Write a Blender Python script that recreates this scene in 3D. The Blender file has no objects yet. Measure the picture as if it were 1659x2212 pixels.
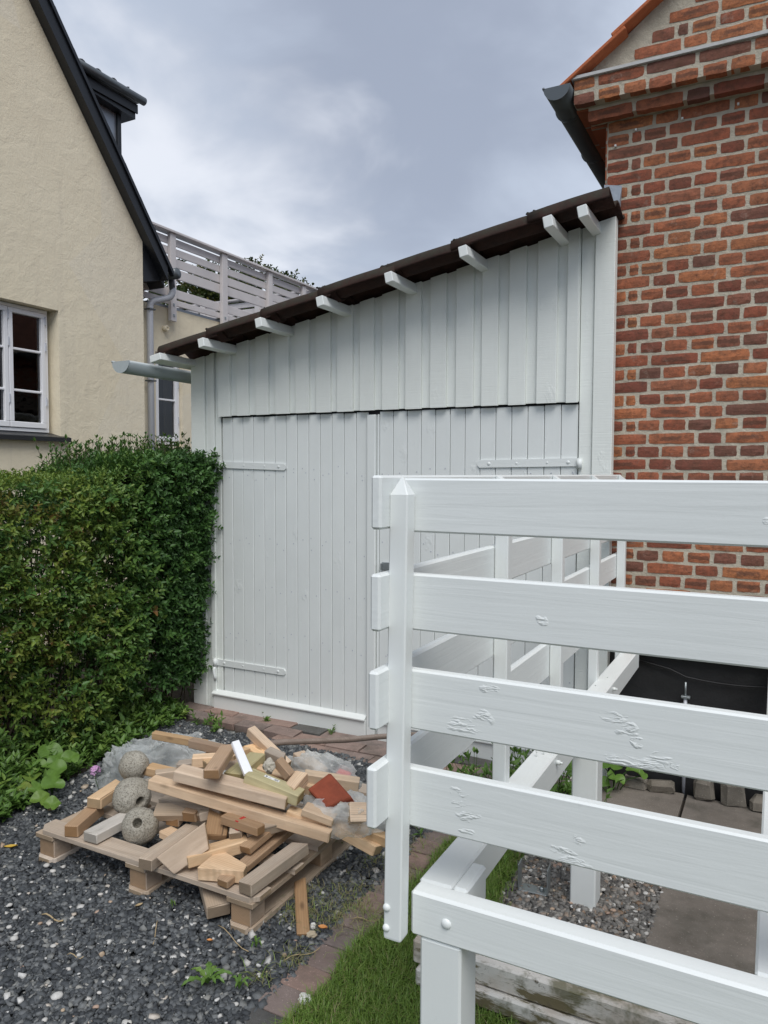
import bpy, math, random
import numpy as np
from mathutils import Vector, Matrix, Euler, noise as mnoise

scene = bpy.context.scene
rnd = random.Random(7)
nr = np.random.default_rng(11)

# ------------------------------------------------------------------ camera
F, YAW, PITCH, ROLL = 1620.0, .48266, .0521, .00355
cam = bpy.data.cameras.new("camera")
cam.sensor_fit = 'HORIZONTAL'
cam.sensor_width = 36.0
cam.lens = 36.0 * F / 1659.0
cam.clip_start = .05
cam.clip_end = 900
cam_o = bpy.data.objects.new("camera", cam)
scene.collection.objects.link(cam_o)
_f = Vector((-math.sin(YAW), math.cos(YAW), 0)); _r = Vector((math.cos(YAW), math.sin(YAW), 0)); _u = Vector((0, 0, 1))
_f2 = _f * math.cos(PITCH) - _u * math.sin(PITCH); _u2 = _u * math.cos(PITCH) + _f * math.sin(PITCH)
_r3 = _r * math.cos(ROLL) + _u2 * math.sin(ROLL); _u3 = _u2 * math.cos(ROLL) - _r * math.sin(ROLL)
cam_o.matrix_world = Matrix(((_r3.x, _u3.x, -_f2.x, 0), (_r3.y, _u3.y, -_f2.y, 0), (_r3.z, _u3.z, -_f2.z, 1.62), (0, 0, 0, 1)))
scene.camera = cam_o

# ------------------------------------------------------------------ sky, sun, exposure
SUN_EL, SUN_AZ = 55.0, 142.0      # azimuth clockwise from +Y
world = bpy.data.worlds.new("World")
scene.world = world
world.use_nodes = True
wn = world.node_tree; wn.nodes.clear()
def W(t, **k):
    n = wn.nodes.new(t)
    for a, b in k.items(): setattr(n, a, b)
    return n
def wl(a, b): wn.links.new(a, b)
out = W('ShaderNodeOutputWorld'); bg = W('ShaderNodeBackground'); wl(bg.outputs[0], out.inputs[0])
sky = W('ShaderNodeTexSky', sky_type='NISHITA', sun_disc=False)
sky.sun_elevation = math.radians(SUN_EL); sky.sun_rotation = math.radians(SUN_AZ)
tc = W('ShaderNodeTexCoord')
sep = W('ShaderNodeSeparateXYZ'); wl(tc.outputs['Generated'], sep.inputs[0])
zc = W('ShaderNodeMath', operation='MAXIMUM'); wl(sep.outputs[2], zc.inputs[0]); zc.inputs[1].default_value = 0.0
za = W('ShaderNodeMath', operation='ADD'); wl(zc.outputs[0], za.inputs[0]); za.inputs[1].default_value = 0.35
dx = W('ShaderNodeMath', operation='DIVIDE'); wl(sep.outputs[0], dx.inputs[0]); wl(za.outputs[0], dx.inputs[1])
dy = W('ShaderNodeMath', operation='DIVIDE'); wl(sep.outputs[1], dy.inputs[0]); wl(za.outputs[0], dy.inputs[1])
cmb = W('ShaderNodeCombineXYZ'); wl(dx.outputs[0], cmb.inputs[0]); wl(dy.outputs[0], cmb.inputs[1])
n1 = W('ShaderNodeTexNoise'); n1.inputs['Scale'].default_value = 1.15; n1.inputs['Detail'].default_value = 6; n1.inputs['Roughness'].default_value = .5; n1.inputs['Distortion'].default_value = .5
mp = W('ShaderNodeMapping'); mp.inputs['Location'].default_value = (3.7, 1.2, 0); wl(cmb.outputs[0], mp.inputs[0]); wl(mp.outputs[0], n1.inputs['Vector'])
n2 = W('ShaderNodeTexNoise'); n2.inputs['Scale'].default_value = 3.2; n2.inputs['Detail'].default_value = 5; n2.inputs['Roughness'].default_value = .5; n2.inputs['Distortion'].default_value = .3
wl(cmb.outputs[0], n2.inputs['Vector'])
# a thin place in the cloud deck, low over the far garden
def skydir(px, py):
    d = _r3 * ((px - 829.5) / F) + _u3 * (-(py - 1106) / F) + _f2
    return d.normalized()
def lobe(d, lo, hi):
    dt = W('ShaderNodeVectorMath', operation='DOT_PRODUCT'); wl(tc.outputs['Generated'], dt.inputs[0]); dt.inputs[1].default_value = d
    ns = W('ShaderNodeMath', operation='MULTIPLY_ADD'); wl(n2.outputs['Fac'], ns.inputs[0]); ns.inputs[1].default_value = .13; wl(dt.outputs['Value'], ns.inputs[2])
    mr = W('ShaderNodeMapRange', interpolation_type='SMOOTHSTEP'); wl(ns.outputs[0], mr.inputs[0]); mr.inputs[1].default_value = lo; mr.inputs[2].default_value = hi
    return mr.outputs[0]
patch = lobe(skydir(340, 560), 1.024, 1.066)
patch2 = lobe(skydir(1400, -50), .86, 1.04); dim = lobe(skydir(860, 210), 1.0, 1.07)
ramp = W('ShaderNodeValToRGB')
cr = ramp.color_ramp; cr.elements[0].position = .40; cr.elements[0].color = (.35, .40, .495, 1); cr.elements[1].position = .62; cr.elements[1].color = (.46, .525, .64, 1)
wl(n1.outputs['Fac'], ramp.inputs[0])
m2 = W('ShaderNodeMixRGB'); wl(patch2, m2.inputs[0]); wl(ramp.outputs[0], m2.inputs[1]); m2.inputs[2].default_value = (.62, .69, .81, 1)
m3 = W('ShaderNodeMixRGB'); wl(dim, m3.inputs[0]); wl(m2.outputs[0], m3.inputs[1]); m3.inputs[2].default_value = (.35, .395, .495, 1)
mx = W('ShaderNodeMixRGB'); wl(patch, mx.inputs[0]); wl(m3.outputs[0], mx.inputs[1]); mx.inputs[2].default_value = (.80, .83, .90, 1)
# the deck brightens towards the horizon
hz = W('ShaderNodeMapRange', interpolation_type='SMOOTHSTEP'); wl(sep.outputs[2], hz.inputs[0]); hz.inputs[1].default_value = .55; hz.inputs[2].default_value = .0; hz.inputs[3].default_value = 0; hz.inputs[4].default_value = .18
mh = W('ShaderNodeMixRGB'); wl(hz.outputs[0], mh.inputs[0]); wl(mx.outputs[0], mh.inputs[1]); mh.inputs[2].default_value = (.60, .66, .74, 1)
sc_ = W('ShaderNodeMixRGB', blend_type='MULTIPLY'); sc_.inputs[0].default_value = 1; wl(mh.outputs[0], sc_.inputs[1]); sc_.inputs[2].default_value = (6.6, 6.6, 6.6, 1)
ms = W('ShaderNodeMixRGB'); ms.inputs[0].default_value = .93; wl(sky.outputs[0], ms.inputs[1]); wl(sc_.outputs[0], ms.inputs[2])
wl(ms.outputs[0], bg.inputs[0]); bg.inputs[1].default_value = .10

sun = bpy.data.lights.new("sun", 'SUN'); sun.energy = 1.5; sun.angle = math.radians(38); sun.color = (1, .975, .94)
so = bpy.data.objects.new("sun", sun); scene.collection.objects.link(so)
el, az = math.radians(SUN_EL), math.radians(SUN_AZ)
sd = Vector((math.sin(az) * math.cos(el), math.cos(az) * math.cos(el), math.sin(el)))
so.rotation_euler = sd.to_track_quat('Z', 'Y').to_euler()
so.location = sd * 30
vs = scene.view_settings
vs.view_transform = 'Standard'; vs.look = 'None'; vs.gamma = 1; vs.use_curve_mapping = False; vs.exposure = .72
scene.cycles.max_bounces = 8
scene.cycles.transparent_max_bounces = 24

# ------------------------------------------------------------------ helpers
WM = {}
def tag(o, label=None, cat=None, group=None, kind=None):
    if label: o['label'] = label
    if cat: o['category'] = cat
    if group: o['group'] = group
    if kind: o['kind'] = kind
    return o
def place(o, M, parent=None):
    WM[o.name] = M.copy()
    if parent is not None:
        o.parent = parent
        o.matrix_basis = WM[parent.name].inverted() @ M
    else:
        o.matrix_basis = M
    if not o.users_collection: scene.collection.objects.link(o)
    return o
def empty(name, loc, label=None, cat=None, group=None, parent=None):
    o = bpy.data.objects.new(name, None)
    o.empty_display_size = .1
    place(o, Matrix.Translation(loc), parent)
    return tag(o, label, cat, group)
def mesh(name, V, Fc, mat=None, smooth=False):
    m = bpy.data.meshes.new(name)
    m.from_pydata([tuple(v) for v in V], [], Fc)
    if mat is not None: m.materials.append(mat)
    if smooth: m.polygons.foreach_set('use_smooth', [True] * len(m.polygons))
    m.update()
    return m
def np_mesh(name, V, T, mat, tint=None, smooth=False, nside=3):
    """V (n,3) float, T (m,nside) int"""
    m = bpy.data.meshes.new(name)
    V = np.ascontiguousarray(V, np.float32); T = np.ascontiguousarray(T, np.int32)
    m.vertices.add(len(V)); m.vertices.foreach_set('co', V.ravel())
    m.loops.add(T.size); m.loops.foreach_set('vertex_index', T.ravel())
    m.polygons.add(len(T)); m.polygons.foreach_set('loop_start', np.arange(0, T.size, nside, dtype=np.int32))
    m.polygons.foreach_set('loop_total', np.full(len(T), nside, np.int32))
    if smooth: m.polygons.foreach_set('use_smooth', np.ones(len(T), bool))
    m.materials.append(mat)
    if tint is not None:
        a = m.attributes.new('tint', 'FLOAT', 'FACE'); a.data.foreach_set('value', np.ascontiguousarray(tint, np.float32))
    m.update(calc_edges=True)
    return m
def obj(name, me, M=None, parent=None, **k):
    o = bpy.data.objects.new(name, me)
    place(o, M if M is not None else Matrix.Identity(4), parent)
    return tag(o, **k)

_boxc = {}
def box_mesh(sx, sy, sz, bev, mat):
    key = (round(sx, 4), round(sy, 4), round(sz, 4), bev, mat.name)
    if key in _boxc: return _boxc[key]
    h = (sx / 2, sy / 2, sz / 2); b = min(bev, min(h) * .45)
    V = []; idx = {}
    for x in (-1, 1):
        for y in (-1, 1):
            for z in (-1, 1):
                s = (x, y, z)
                for a in range(3):
                    p = [s[i] * (h[i] if i == a else h[i] - b) for i in range(3)]
                    idx[(s, a)] = len(V); V.append(p)
    Fs = []
    def add(vs, nrm):
        p = [Vector(V[i]) for i in vs]
        n = (p[1] - p[0]).cross(p[2] - p[0])
        Fs.append(vs if n.dot(Vector(nrm)) > 0 else vs[::-1])
    for a in range(3):
        u, v = [i for i in range(3) if i != a]
        for sg in (-1, 1):
            cs = []
            for su, sv in ((-1, -1), (1, -1), (1, 1), (-1, 1)):
                s = [0, 0, 0]; s[a] = sg; s[u] = su; s[v] = sv; cs.append(idx[(tuple(s), a)])
            nn = [0, 0, 0]; nn[a] = sg; add(cs, nn)
    for a in range(3):        # edges parallel to axis a
        u, v = [i for i in range(3) if i != a]
        for su in (-1, 1):
            for sv in (-1, 1):
                s0 = [0, 0, 0]; s0[a] = -1; s0[u] = su; s0[v] = sv; s1 = list(s0); s1[a] = 1
                s0 = tuple(s0); s1 = tuple(s1); nn = [0, 0, 0]; nn[u] = su; nn[v] = sv
                add([idx[(s0, u)], idx[(s1, u)], idx[(s1, v)], idx[(s0, v)]], nn)
    for x in (-1, 1):
        for y in (-1, 1):
            for z in (-1, 1):
                s = (x, y, z); add([idx[(s, 0)], idx[(s, 1)], idx[(s, 2)]], s)
    m = mesh('box', V, Fs, mat)
    _boxc[key] = m
    return m
RY = Matrix.Rotation(math.pi / 2, 4, 'Y'); RZ = Matrix.Rotation(math.pi / 2, 4, 'Z')
def B(name, p0, p1, mat, parent=None, bev=.003, **k):
    """axis-aligned bevelled box; local x runs along its longest side (the grain)"""
    d = [abs(p1[i] - p0[i]) for i in range(3)]; c = Vector([(p1[i] + p0[i]) / 2 for i in range(3)])
    T = Matrix.Translation(c); ax = k.pop('axis', d.index(max(d)))
    if ax == 0: me = box_mesh(d[0], d[1], d[2], bev, mat); M = T
    elif ax == 1: me = box_mesh(d[1], d[0], d[2], bev, mat); M = T @ RZ
    else: me = box_mesh(d[2], d[1], d[0], bev, mat); M = T @ RY
    return obj(name, me, M, parent, **k)
def beam(name, A, Bp, w, h, mat, parent=None, bev=.002, roll=0, top=True, me=None, **k):
    """box whose TOP face centre line runs from A to Bp (or its axis when top is False)"""
    A = Vector(A); Bp = Vector(Bp); d = Bp - A; l = d.length; x = d.normalized()
    y = Vector((0, 0, 1)).cross(x)
    if y.length < 1e-3: y = Vector((0, 1, 0))
    y.normalize(); z = x.cross(y)
    R = Matrix((x, y, z)).transposed().to_4x4() @ Matrix.Rotation(roll, 4, 'X')
    c = (A + Bp) / 2 - (z * (h / 2) if top else Vector((0, 0, 0)))
    M = Matrix.Translation(c) @ R
    return obj(name, me or box_mesh(l, w, h, bev, mat), M, parent, **k)
def tube_mesh(pts, r, mat, seg=12, caps=True, name='tube'):
    V = []; Fc = []; n = len(pts); P = [Vector(p) for p in pts]
    rr = r if isinstance(r, (list, tuple)) else [r] * n
    up = Vector((0, 0, 1))
    pu = None
    for i, p in enumerate(P):
        t = ((P[min(i + 1, n - 1)] - P[max(i - 1, 0)])).normalized()
        if pu is None:
            a = up if abs(t.z) < .9 else Vector((1, 0, 0)); u = t.cross(a).normalized()
        else:
            u = (pu - t * pu.dot(t)).normalized()
        pu = u; v = t.cross(u)
        for j in range(seg):
            a = 2 * math.pi * j / seg; V.append(p + (u * math.cos(a) + v * math.sin(a)) * rr[i])
    for i in range(n - 1):
        for j in range(seg):
            a = i * seg + j; b = i * seg + (j + 1) % seg
            Fc.append((a, b, b + seg, a + seg))
    if caps: Fc.append(tuple(range(seg))[::-1]); Fc.append(tuple((n - 1) * seg + j for j in range(seg)))
    return mesh(name, V, Fc, mat, smooth=True)
def prism(pts, axis, a0, a1, mat, name='prism'):
    """polygon pts (2D in the other two axes, in order) extruded along axis"""
    n = len(pts); V = []
    for a in (a0, a1):
        for p in pts:
            q = list(p); q.insert(axis, a); V.append(q)
    Fc = [tuple(range(n))[::-1], tuple(range(n, 2 * n))] + [(i, (i + 1) % n, n + (i + 1) % n, n + i) for i in range(n)]
    m = mesh(name, V, Fc, mat)
    import bmesh
    bm = bmesh.new(); bm.from_mesh(m); bmesh.ops.recalc_face_normals(bm, faces=bm.faces); bm.to_mesh(m); bm.free()
    return m
def dup(root, M, label=None, group=None):
    r = root.copy(); place(r, M)
    if label: r['label'] = label
    if group: r['group'] = group
    for ch in list(root.children):
        c = ch.copy(); scene.collection.objects.link(c); c.parent = r; WM[c.name] = M @ c.matrix_basis
        for g in ch.children:
            d = g.copy(); scene.collection.objects.link(d); d.parent = c
    return r

# ------------------------------------------------------------------ materials
def mat_base(name):
    m = bpy.data.materials.new(name); m.use_nodes = True
    nt = m.node_tree; b = nt.nodes['Principled BSDF']
    return m, nt, b
def N(nt, t, **k):
    n = nt.nodes.new(t)
    for a, v in k.items(): setattr(n, a, v)
    return n
def coords(nt, scale=(1, 1, 1), kind='Object', rand=True):
    t = N(nt, 'ShaderNodeTexCoord'); m = N(nt, 'ShaderNodeMapping'); m.inputs['Scale'].default_value = scale
    nt.links.new(t.outputs[kind], m.inputs[0])
    if rand:
        oi = N(nt, 'ShaderNodeObjectInfo'); mu = N(nt, 'ShaderNodeMath', operation='MULTIPLY'); mu.inputs[1].default_value = 37.0
        nt.links.new(oi.outputs['Random'], mu.inputs[0]); nt.links.new(mu.outputs[0], m.inputs['Location'])
    return m.outputs[0]
def noise_(nt, vec, scale, detail=4, rough=.5, dist=0):
    n = N(nt, 'ShaderNodeTexNoise'); nt.links.new(vec, n.inputs['Vector'])
    n.inputs['Scale'].default_value = scale; n.inputs['Detail'].default_value = detail; n.inputs['Roughness'].default_value = rough; n.inputs['Distortion'].default_value = dist
    return n.outputs['Fac']
def ramp_(nt, fac, stops):
    r = N(nt, 'ShaderNodeValToRGB'); nt.links.new(fac, r.inputs[0]); cr = r.color_ramp
    while len(cr.elements) < len(stops): cr.elements.new(.5)
    for e, (p, c) in zip(cr.elements, stops):
        e.position = p; e.color = (*c, 1) if len(c) == 3 else c
    return r.outputs[0]
def math_(nt, op, a, b=None, c=None):
    n = N(nt, 'ShaderNodeMath', operation=op)
    for i, v in enumerate((a, b, c)):
        if v is None: continue
        if isinstance(v, (int, float)): n.inputs[i].default_value = v
        else: nt.links.new(v, n.inputs[i])
    return n.outputs[0]
def mix_(nt, fac, a, b, mode='MIX'):
    n = N(nt, 'ShaderNodeMixRGB', blend_type=mode)
    for i, v in enumerate((fac, a, b)):
        if isinstance(v, (int, float)): n.inputs[i].default_value = v
        elif isinstance(v, tuple): n.inputs[i].default_value = (*v, 1) if len(v) == 3 else v
        else: nt.links.new(v, n.inputs[i])
    return n.outputs[0]
def bump_(nt, h, strength, dist, b, prev=None):
    n = N(nt, 'ShaderNodeBump'); n.inputs['Strength'].default_value = strength; n.inputs['Distance'].default_value = dist
    nt.links.new(h, n.inputs['Height'])
    if prev is not None: nt.links.new(prev, n.inputs['Normal'])
    if b is not None: nt.links.new(n.outputs[0], b.inputs['Normal'])
    return n.outputs[0]
def plain(name, col, rough=.5, metal=0, bump=0, bscale=60, spec=.5, var=0):
    m, nt, b = mat_base(name)
    b.inputs['Base Color'].default_value = (*col, 1); b.inputs['Roughness'].default_value = rough; b.inputs['Metallic'].default_value = metal
    b.inputs['Specular IOR Level'].default_value = spec
    v = coords(nt)
    if var:
        f = noise_(nt, v, bscale * .15, 4, .6)
        lo = tuple(c * (1 - var) for c in col); hi = tuple(min(1, c * (1 + var)) for c in col)
        nt.links.new(ramp_(nt, f, [(.3, lo), (.7, hi)]), b.inputs['Base Color'])
    if bump: bump_(nt, noise_(nt, v, bscale, 4, .6), bump, .004, b)
    return m

def white_paint(name, col, grain=.35, saw=0., rough=.42, knots=0., dirt=.05):
    """brushed paint over timber; the grain runs along local x"""
    m, nt, b = mat_base(name)
    v = coords(nt, (2.0, 42, 42)); v1 = coords(nt, (1, 1, 1))
    g = noise_(nt, v, 1.0, 5, .55, .6)
    big = noise_(nt, v1, 2.2, 4, .6)
    fine = noise_(nt, v1, 160, 3, .6)
    lo = tuple(c * (1 - dirt) for c in col)
    c = ramp_(nt, big, [(.3, lo), (.65, col)])
    spot = noise_(nt, v1, 26, 5, .7)
    c = mix_(nt, math_(nt, 'MULTIPLY', ramp_(nt, spot, [(.66, (0, 0, 0)), (.78, (1, 1, 1))]), .25 * (dirt / .05)), c, tuple(x * .72 for x in col))
    nt.links.new(c, b.inputs['Base Color'])
    b.inputs['Roughness'].default_value = rough
    n0 = bump_(nt, g, grain, .0022, None)
    if saw:
        vs_ = coords(nt, (190, 3, 3)); s = noise_(nt, vs_, 1, 3, .6, .3)
        n0 = bump_(nt, s, saw, .0025, None, n0)
    if knots:
        vk = coords(nt, (4.5, 7, 7)); vo = N(nt, 'ShaderNodeTexVoronoi'); vo.inputs['Scale'].default_value = 1.0; nt.links.new(vk, vo.inputs['Vector'])
        sc3 = N(nt, 'ShaderNodeSeparateXYZ'); nt.links.new(vo.outputs['Color'], sc3.inputs[0])
        msk = ramp_(nt, math_(nt, 'ADD', vo.outputs['Distance'], math_(nt, 'MULTIPLY', noise_(nt, coords(nt, (30, 50, 50)), 1, 3), .5)), [(.32, (1, 1, 1)), (.50, (0, 0, 0))])
        msk = math_(nt, 'MULTIPLY', msk, ramp_(nt, sc3.outputs[0], [(.68, (0, 0, 0)), (.72, (1, 1, 1))]))
        kn = noise_(nt, coords(nt, (22, 75, 75)), 1, 3, .65, 1.8)
        n0 = bump_(nt, math_(nt, 'MULTIPLY', msk, kn), knots, .012, None, n0)
    bump_(nt, fine, .12, .001, b, n0)
    return m

def wood(name, c0, c1, end, rough=.72, ring=1.0, grey=0.0):
    m, nt, b = mat_base(name)
    v = coords(nt, (1.1, 16, 16)); v1 = coords(nt, (1, 1, 1))
    w = noise_(nt, v, 1.6, 6, .62, .9)
    c = ramp_(nt, w, [(.28, c0), (.5, tuple((a + d) / 2 for a, d in zip(c0, c1))), (.72, c1)])
    # late-wood lines
    wv = N(nt, 'ShaderNodeTexWave', wave_type='BANDS', bands_direction='Y'); nt.links.new(coords(nt, (.25, 1, .55)), wv.inputs['Vector'])
    wv.inputs['Scale'].default_value = 34; wv.inputs['Distortion'].default_value = 7; wv.inputs['Detail'].default_value = 3; wv.inputs['Detail Scale'].default_value = .6
    c = mix_(nt, math_(nt, 'MULTIPLY', wv.outputs['Fac'], .30 * ring), c, tuple(x * .66 for x in c0))
    # knots
    vo = N(nt, 'ShaderNodeTexVoronoi'); vo.inputs['Scale'].default_value = 1; nt.links.new(coords(nt, (5, 13, 13)), vo.inputs['Vector'])
    k = ramp_(nt, vo.outputs['Distance'], [(.05, (1, 1, 1)), (.15, (0, 0, 0))])
    c = mix_(nt, math_(nt, 'MULTIPLY', k, .75), c, tuple(x * .38 for x in c0))
    # drying cracks
    ck = ramp_(nt, noise_(nt, coords(nt, (.7, 26, 26)), 1.5, 5, .6, .4), [(.31, (1, 1, 1)), (.345, (0, 0, 0))])
    c = mix_(nt, math_(nt, 'MULTIPLY', ck, .75), c, tuple(x * .25 for x in c0))
    sm = ramp_(nt, noise_(nt, coords(nt, (3, 9, 9)), 1.3, 6, .7, .5), [(.55, (0, 0, 0)), (.78, (1, 1, 1))])
    c = mix_(nt, math_(nt, 'MULTIPLY', sm, .45), c, tuple(x * .5 for x in c0))
    # weather greying and dirt
    d = noise_(nt, v1, 7, 5, .65)
    gm = ramp_(nt, d, [(.42, (0, 0, 0)), (.68, (1, 1, 1))])
    c = mix_(nt, math_(nt, 'MULTIPLY', gm, .12 + grey), c, (.33, .28, .23))
    oi = N(nt, 'ShaderNodeObjectInfo')
    hs = N(nt, 'ShaderNodeHueSaturation'); nt.links.new(c, hs.inputs['Color'])
    nt.links.new(math_(nt, 'MULTIPLY_ADD', oi.outputs['Random'], .42, .84), hs.inputs['Value'])
    nt.links.new(math_(nt, 'MULTIPLY_ADD', math_(nt, 'FRACT', math_(nt, 'MULTIPLY', oi.outputs['Random'], 7.3)), .38, .70), hs.inputs['Saturation'])
    c = hs.outputs[0]
    # end grain
    tcn = N(nt, 'ShaderNodeTexCoord'); sp = N(nt, 'ShaderNodeSeparateXYZ'); nt.links.new(tcn.outputs['Normal'], sp.inputs[0])
    ef = ramp_(nt, math_(nt, 'ABSOLUTE', sp.outputs[0]), [(.75, (0, 0, 0)), (.85, (1, 1, 1))])
    wr = N(nt, 'ShaderNodeTexWave', wave_type='RINGS', rings_direction='X'); mpp = N(nt, 'ShaderNodeMapping'); mpp.inputs['Location'].default_value = (0, .03, .055)
    nt.links.new(tcn.outputs['Object'], mpp.inputs[0]); nt.links.new(mpp.outputs[0], wr.inputs['Vector']); wr.inputs['Scale'].default_value = 75; wr.inputs['Distortion'].default_value = 3; wr.inputs['Detail'].default_value = 3
    ec = mix_(nt, math_(nt, 'MULTIPLY', wr.outputs['Fac'], .55), end, tuple(x * .55 for x in end))
    ec = mix_(nt, math_(nt, 'MULTIPLY', gm, .4), ec, (.16, .12, .09))
    c = mix_(nt, ef, c, ec)
    nt.links.new(c, b.inputs['Base Color'])
    b.inputs['Roughness'].default_value = rough; b.inputs['Specular IOR Level'].default_value = .25
    bump_(nt, noise_(nt, v1, 190, 3, .7), .35, .002, b, bump_(nt, w, .5, .003, None))
    return m

M = {}
M['paint'] = white_paint('white_paint', (.80, .83, .815), grain=.5)
def paint_gouged(name, marks):
    """paint over a board with torn knots at given places (object x, z, radii)"""
    m = white_paint(name, (.80, .83, .815), grain=.5); nt = m.node_tree; b = nt.nodes['Principled BSDF']
    prev = b.inputs['Normal'].links[0].from_socket
    t = N(nt, 'ShaderNodeTexCoord'); tot = None
    wob = N(nt, 'ShaderNodeTexNoise'); wob.inputs['Scale'].default_value = 28; wob.inputs['Detail'].default_value = 3; nt.links.new(t.outputs['Object'], wob.inputs['Vector'])
    wv_ = N(nt, 'ShaderNodeVectorMath', operation='SCALE'); nt.links.new(wob.outputs['Color'], wv_.inputs[0]); wv_.inputs['Scale'].default_value = .035
    pv = N(nt, 'ShaderNodeVectorMath', operation='ADD'); nt.links.new(t.outputs['Object'], pv.inputs[0]); nt.links.new(wv_.outputs[0], pv.inputs[1])
    sp = N(nt, 'ShaderNodeSeparateXYZ'); nt.links.new(pv.outputs[0], sp.inputs[0])
    for (x, z, rx, rz) in marks:
        a = math_(nt, 'DIVIDE', math_(nt, 'SUBTRACT', sp.outputs[0], x + .0175), rx); c = math_(nt, 'DIVIDE', math_(nt, 'SUBTRACT', sp.outputs[2], z + .0175), rz)
        d = math_(nt, 'ADD', math_(nt, 'MULTIPLY', a, a), math_(nt, 'MULTIPLY', c, c))
        k = ramp_(nt, d, [(.35, (1, 1, 1)), (1.0, (0, 0, 0))]); tot = k if tot is None else math_(nt, 'MAXIMUM', tot, k)
    mp_ = N(nt, 'ShaderNodeMapping'); mp_.inputs['Rotation'].default_value = (0, -.35, 0); mp_.inputs['Scale'].default_value = (26, 26, 95); nt.links.new(t.outputs['Object'], mp_.inputs[0])
    h = math_(nt, 'MULTIPLY', ramp_(nt, noise_(nt, mp_.outputs[0], 1, 3, .55, .8), [(.44, (0, 0, 0)), (.62, (1, 1, 1))]), tot)
    bump_(nt, h, .33, .009, b, prev)
    return m
M['paint_plain'] = white_paint('white_paint_plain', (.80, .83, .815), grain=.25)
M['paint_door'] = white_paint('white_paint_door', (.80, .83, .815), grain=.35, knots=.3, dirt=.06)
M['paint_clad'] = white_paint('white_paint_sawn', (.84, .87, .83), grain=.35, saw=.55, knots=.3, dirt=.07, rough=.55)
M['paint_far'] = white_paint('white_paint_terrace', (.70, .66, .65), grain=.3, dirt=.15)
M['paint_window'] = plain('white_window_paint', (.88, .88, .90), .35)
M['joint'] = plain('dark_gap', (.02, .02, .025), .9)
PINE0, PINE1 = (.58, .37, .20), (.84, .60, .37)
M['pine'] = wood('pine', PINE0, PINE1, (.47, .34, .2))
M['grey_pine'] = wood('weathered_pine', (.44, .33, .23), (.58, .46, .34), (.30, .23, .16), grey=.35)
M['brown_pine'] = wood('brown_pine', (.36, .205, .098), (.50, .315, .165), (.33, .19, .09))
M['yellow_pine'] = wood('yellow_pine', (.42, .225, .065), (.55, .33, .11), (.40, .22, .08))
M['green_pine'] = wood('green_treated_pine', (.40, .34, .155), (.54, .47, .24), (.38, .3, .14))
M['bleached'] = wood('bleached_timber', (.50, .46, .40), (.60, .56, .50), (.48, .44, .38), ring=.6)
M['pole_wood'] = wood('grey_brown_pole', (.15, .105, .08), (.24, .18, .145), (.2, .15, .12), ring=.5, grey=.1)
M['pallet'] = wood('pallet_wood', (.43, .33, .24), (.58, .47, .36), (.40, .30, .2), grey=.22)
M['pallet_block'] = wood('pallet_block', (.42, .28, .17), (.54, .38, .24), (.42, .28, .17))
def flaked(name):
    m, nt, b = mat_base(name)
    v = coords(nt, (3, 12, 12)); v1 = coords(nt)
    f = noise_(nt, v, 1.3, 9, .72, .4); f2 = noise_(nt, v1, 3.2, 4, .6); f3 = noise_(nt, v1, 30, 6, .75)
    c = mix_(nt, ramp_(nt, f2, [(.42, (0, 0, 0)), (.6, (1, 1, 1))]), (.70, .67, .62), (.50, .41, .32))
    c = mix_(nt, ramp_(nt, f, [(.50, (0, 0, 0)), (.56, (1, 1, 1))]), c, (.17, .14, .075))
    c = mix_(nt, math_(nt, 'MULTIPLY', ramp_(nt, noise_(nt, v1, 5, 5, .7), [(.52, (0, 0, 0)), (.62, (1, 1, 1))]), .8), c, (.12, .115, .05))
    c = mix_(nt, ramp_(nt, f3, [(.60, (0, 0, 0)), (.7, (1, 1, 1))]), c, (.12, .10, .07))
    nt.links.new(c, b.inputs['Base Color']); b.inputs['Roughness'].default_value = .75
    bump_(nt, f, .6, .006, b)
    return m
_M0 = 0
M['flaked'] = flaked('flaking_white_paint')

def stucco():
    m, nt, b = mat_base('cream_stucco')
    v = coords(nt, rand=False)
    a = noise_(nt, v, 1.1, 5, .6); c_ = noise_(nt, v, 45, 5, .65); d = noise_(nt, v, 7, 5, .6, .6)
    c = ramp_(nt, a, [(.3, (.78, .69, .515)), (.7, (.85, .765, .585))])
    c = mix_(nt, math_(nt, 'MULTIPLY', ramp_(nt, noise_(nt, v, 3.3, 6, .7), [(.55, (0, 0, 0)), (.75, (1, 1, 1))]), .25), c, (.66, .58, .45))
    vr = coords(nt, (1, 5.5, .35), rand=False)      # rain streaks
    c = mix_(nt, math_(nt, 'MULTIPLY', ramp_(nt, noise_(nt, vr, 1.6, 6, .65, .3), [(.52, (0, 0, 0)), (.72, (1, 1, 1))]), .28), c, (.58, .52, .42))
    vo = N(nt, 'ShaderNodeTexVoronoi'); vo.inputs['Scale'].default_value = .8; nt.links.new(v, vo.inputs['Vector']); s3 = N(nt, 'ShaderNodeSeparateXYZ'); nt.links.new(vo.outputs['Color'], s3.inputs[0])
    c = mix_(nt, math_(nt, 'MULTIPLY', ramp_(nt, math_(nt, 'ADD', s3.outputs[0], math_(nt, 'MULTIPLY', noise_(nt, v, 5, 4), .5)), [(.85, (0, 0, 0)), (1.0, (1, 1, 1))]), .35), c, (.80, .74, .62))
    nt.links.new(c, b.inputs['Base Color']); b.inputs['Roughness'].default_value = .9; b.inputs['Specular IOR Level'].default_value = .15
    bump_(nt, c_, .45, .006, b, bump_(nt, d, .35, .022, None))
    return m
M['stucco'] = stucco()
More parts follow.
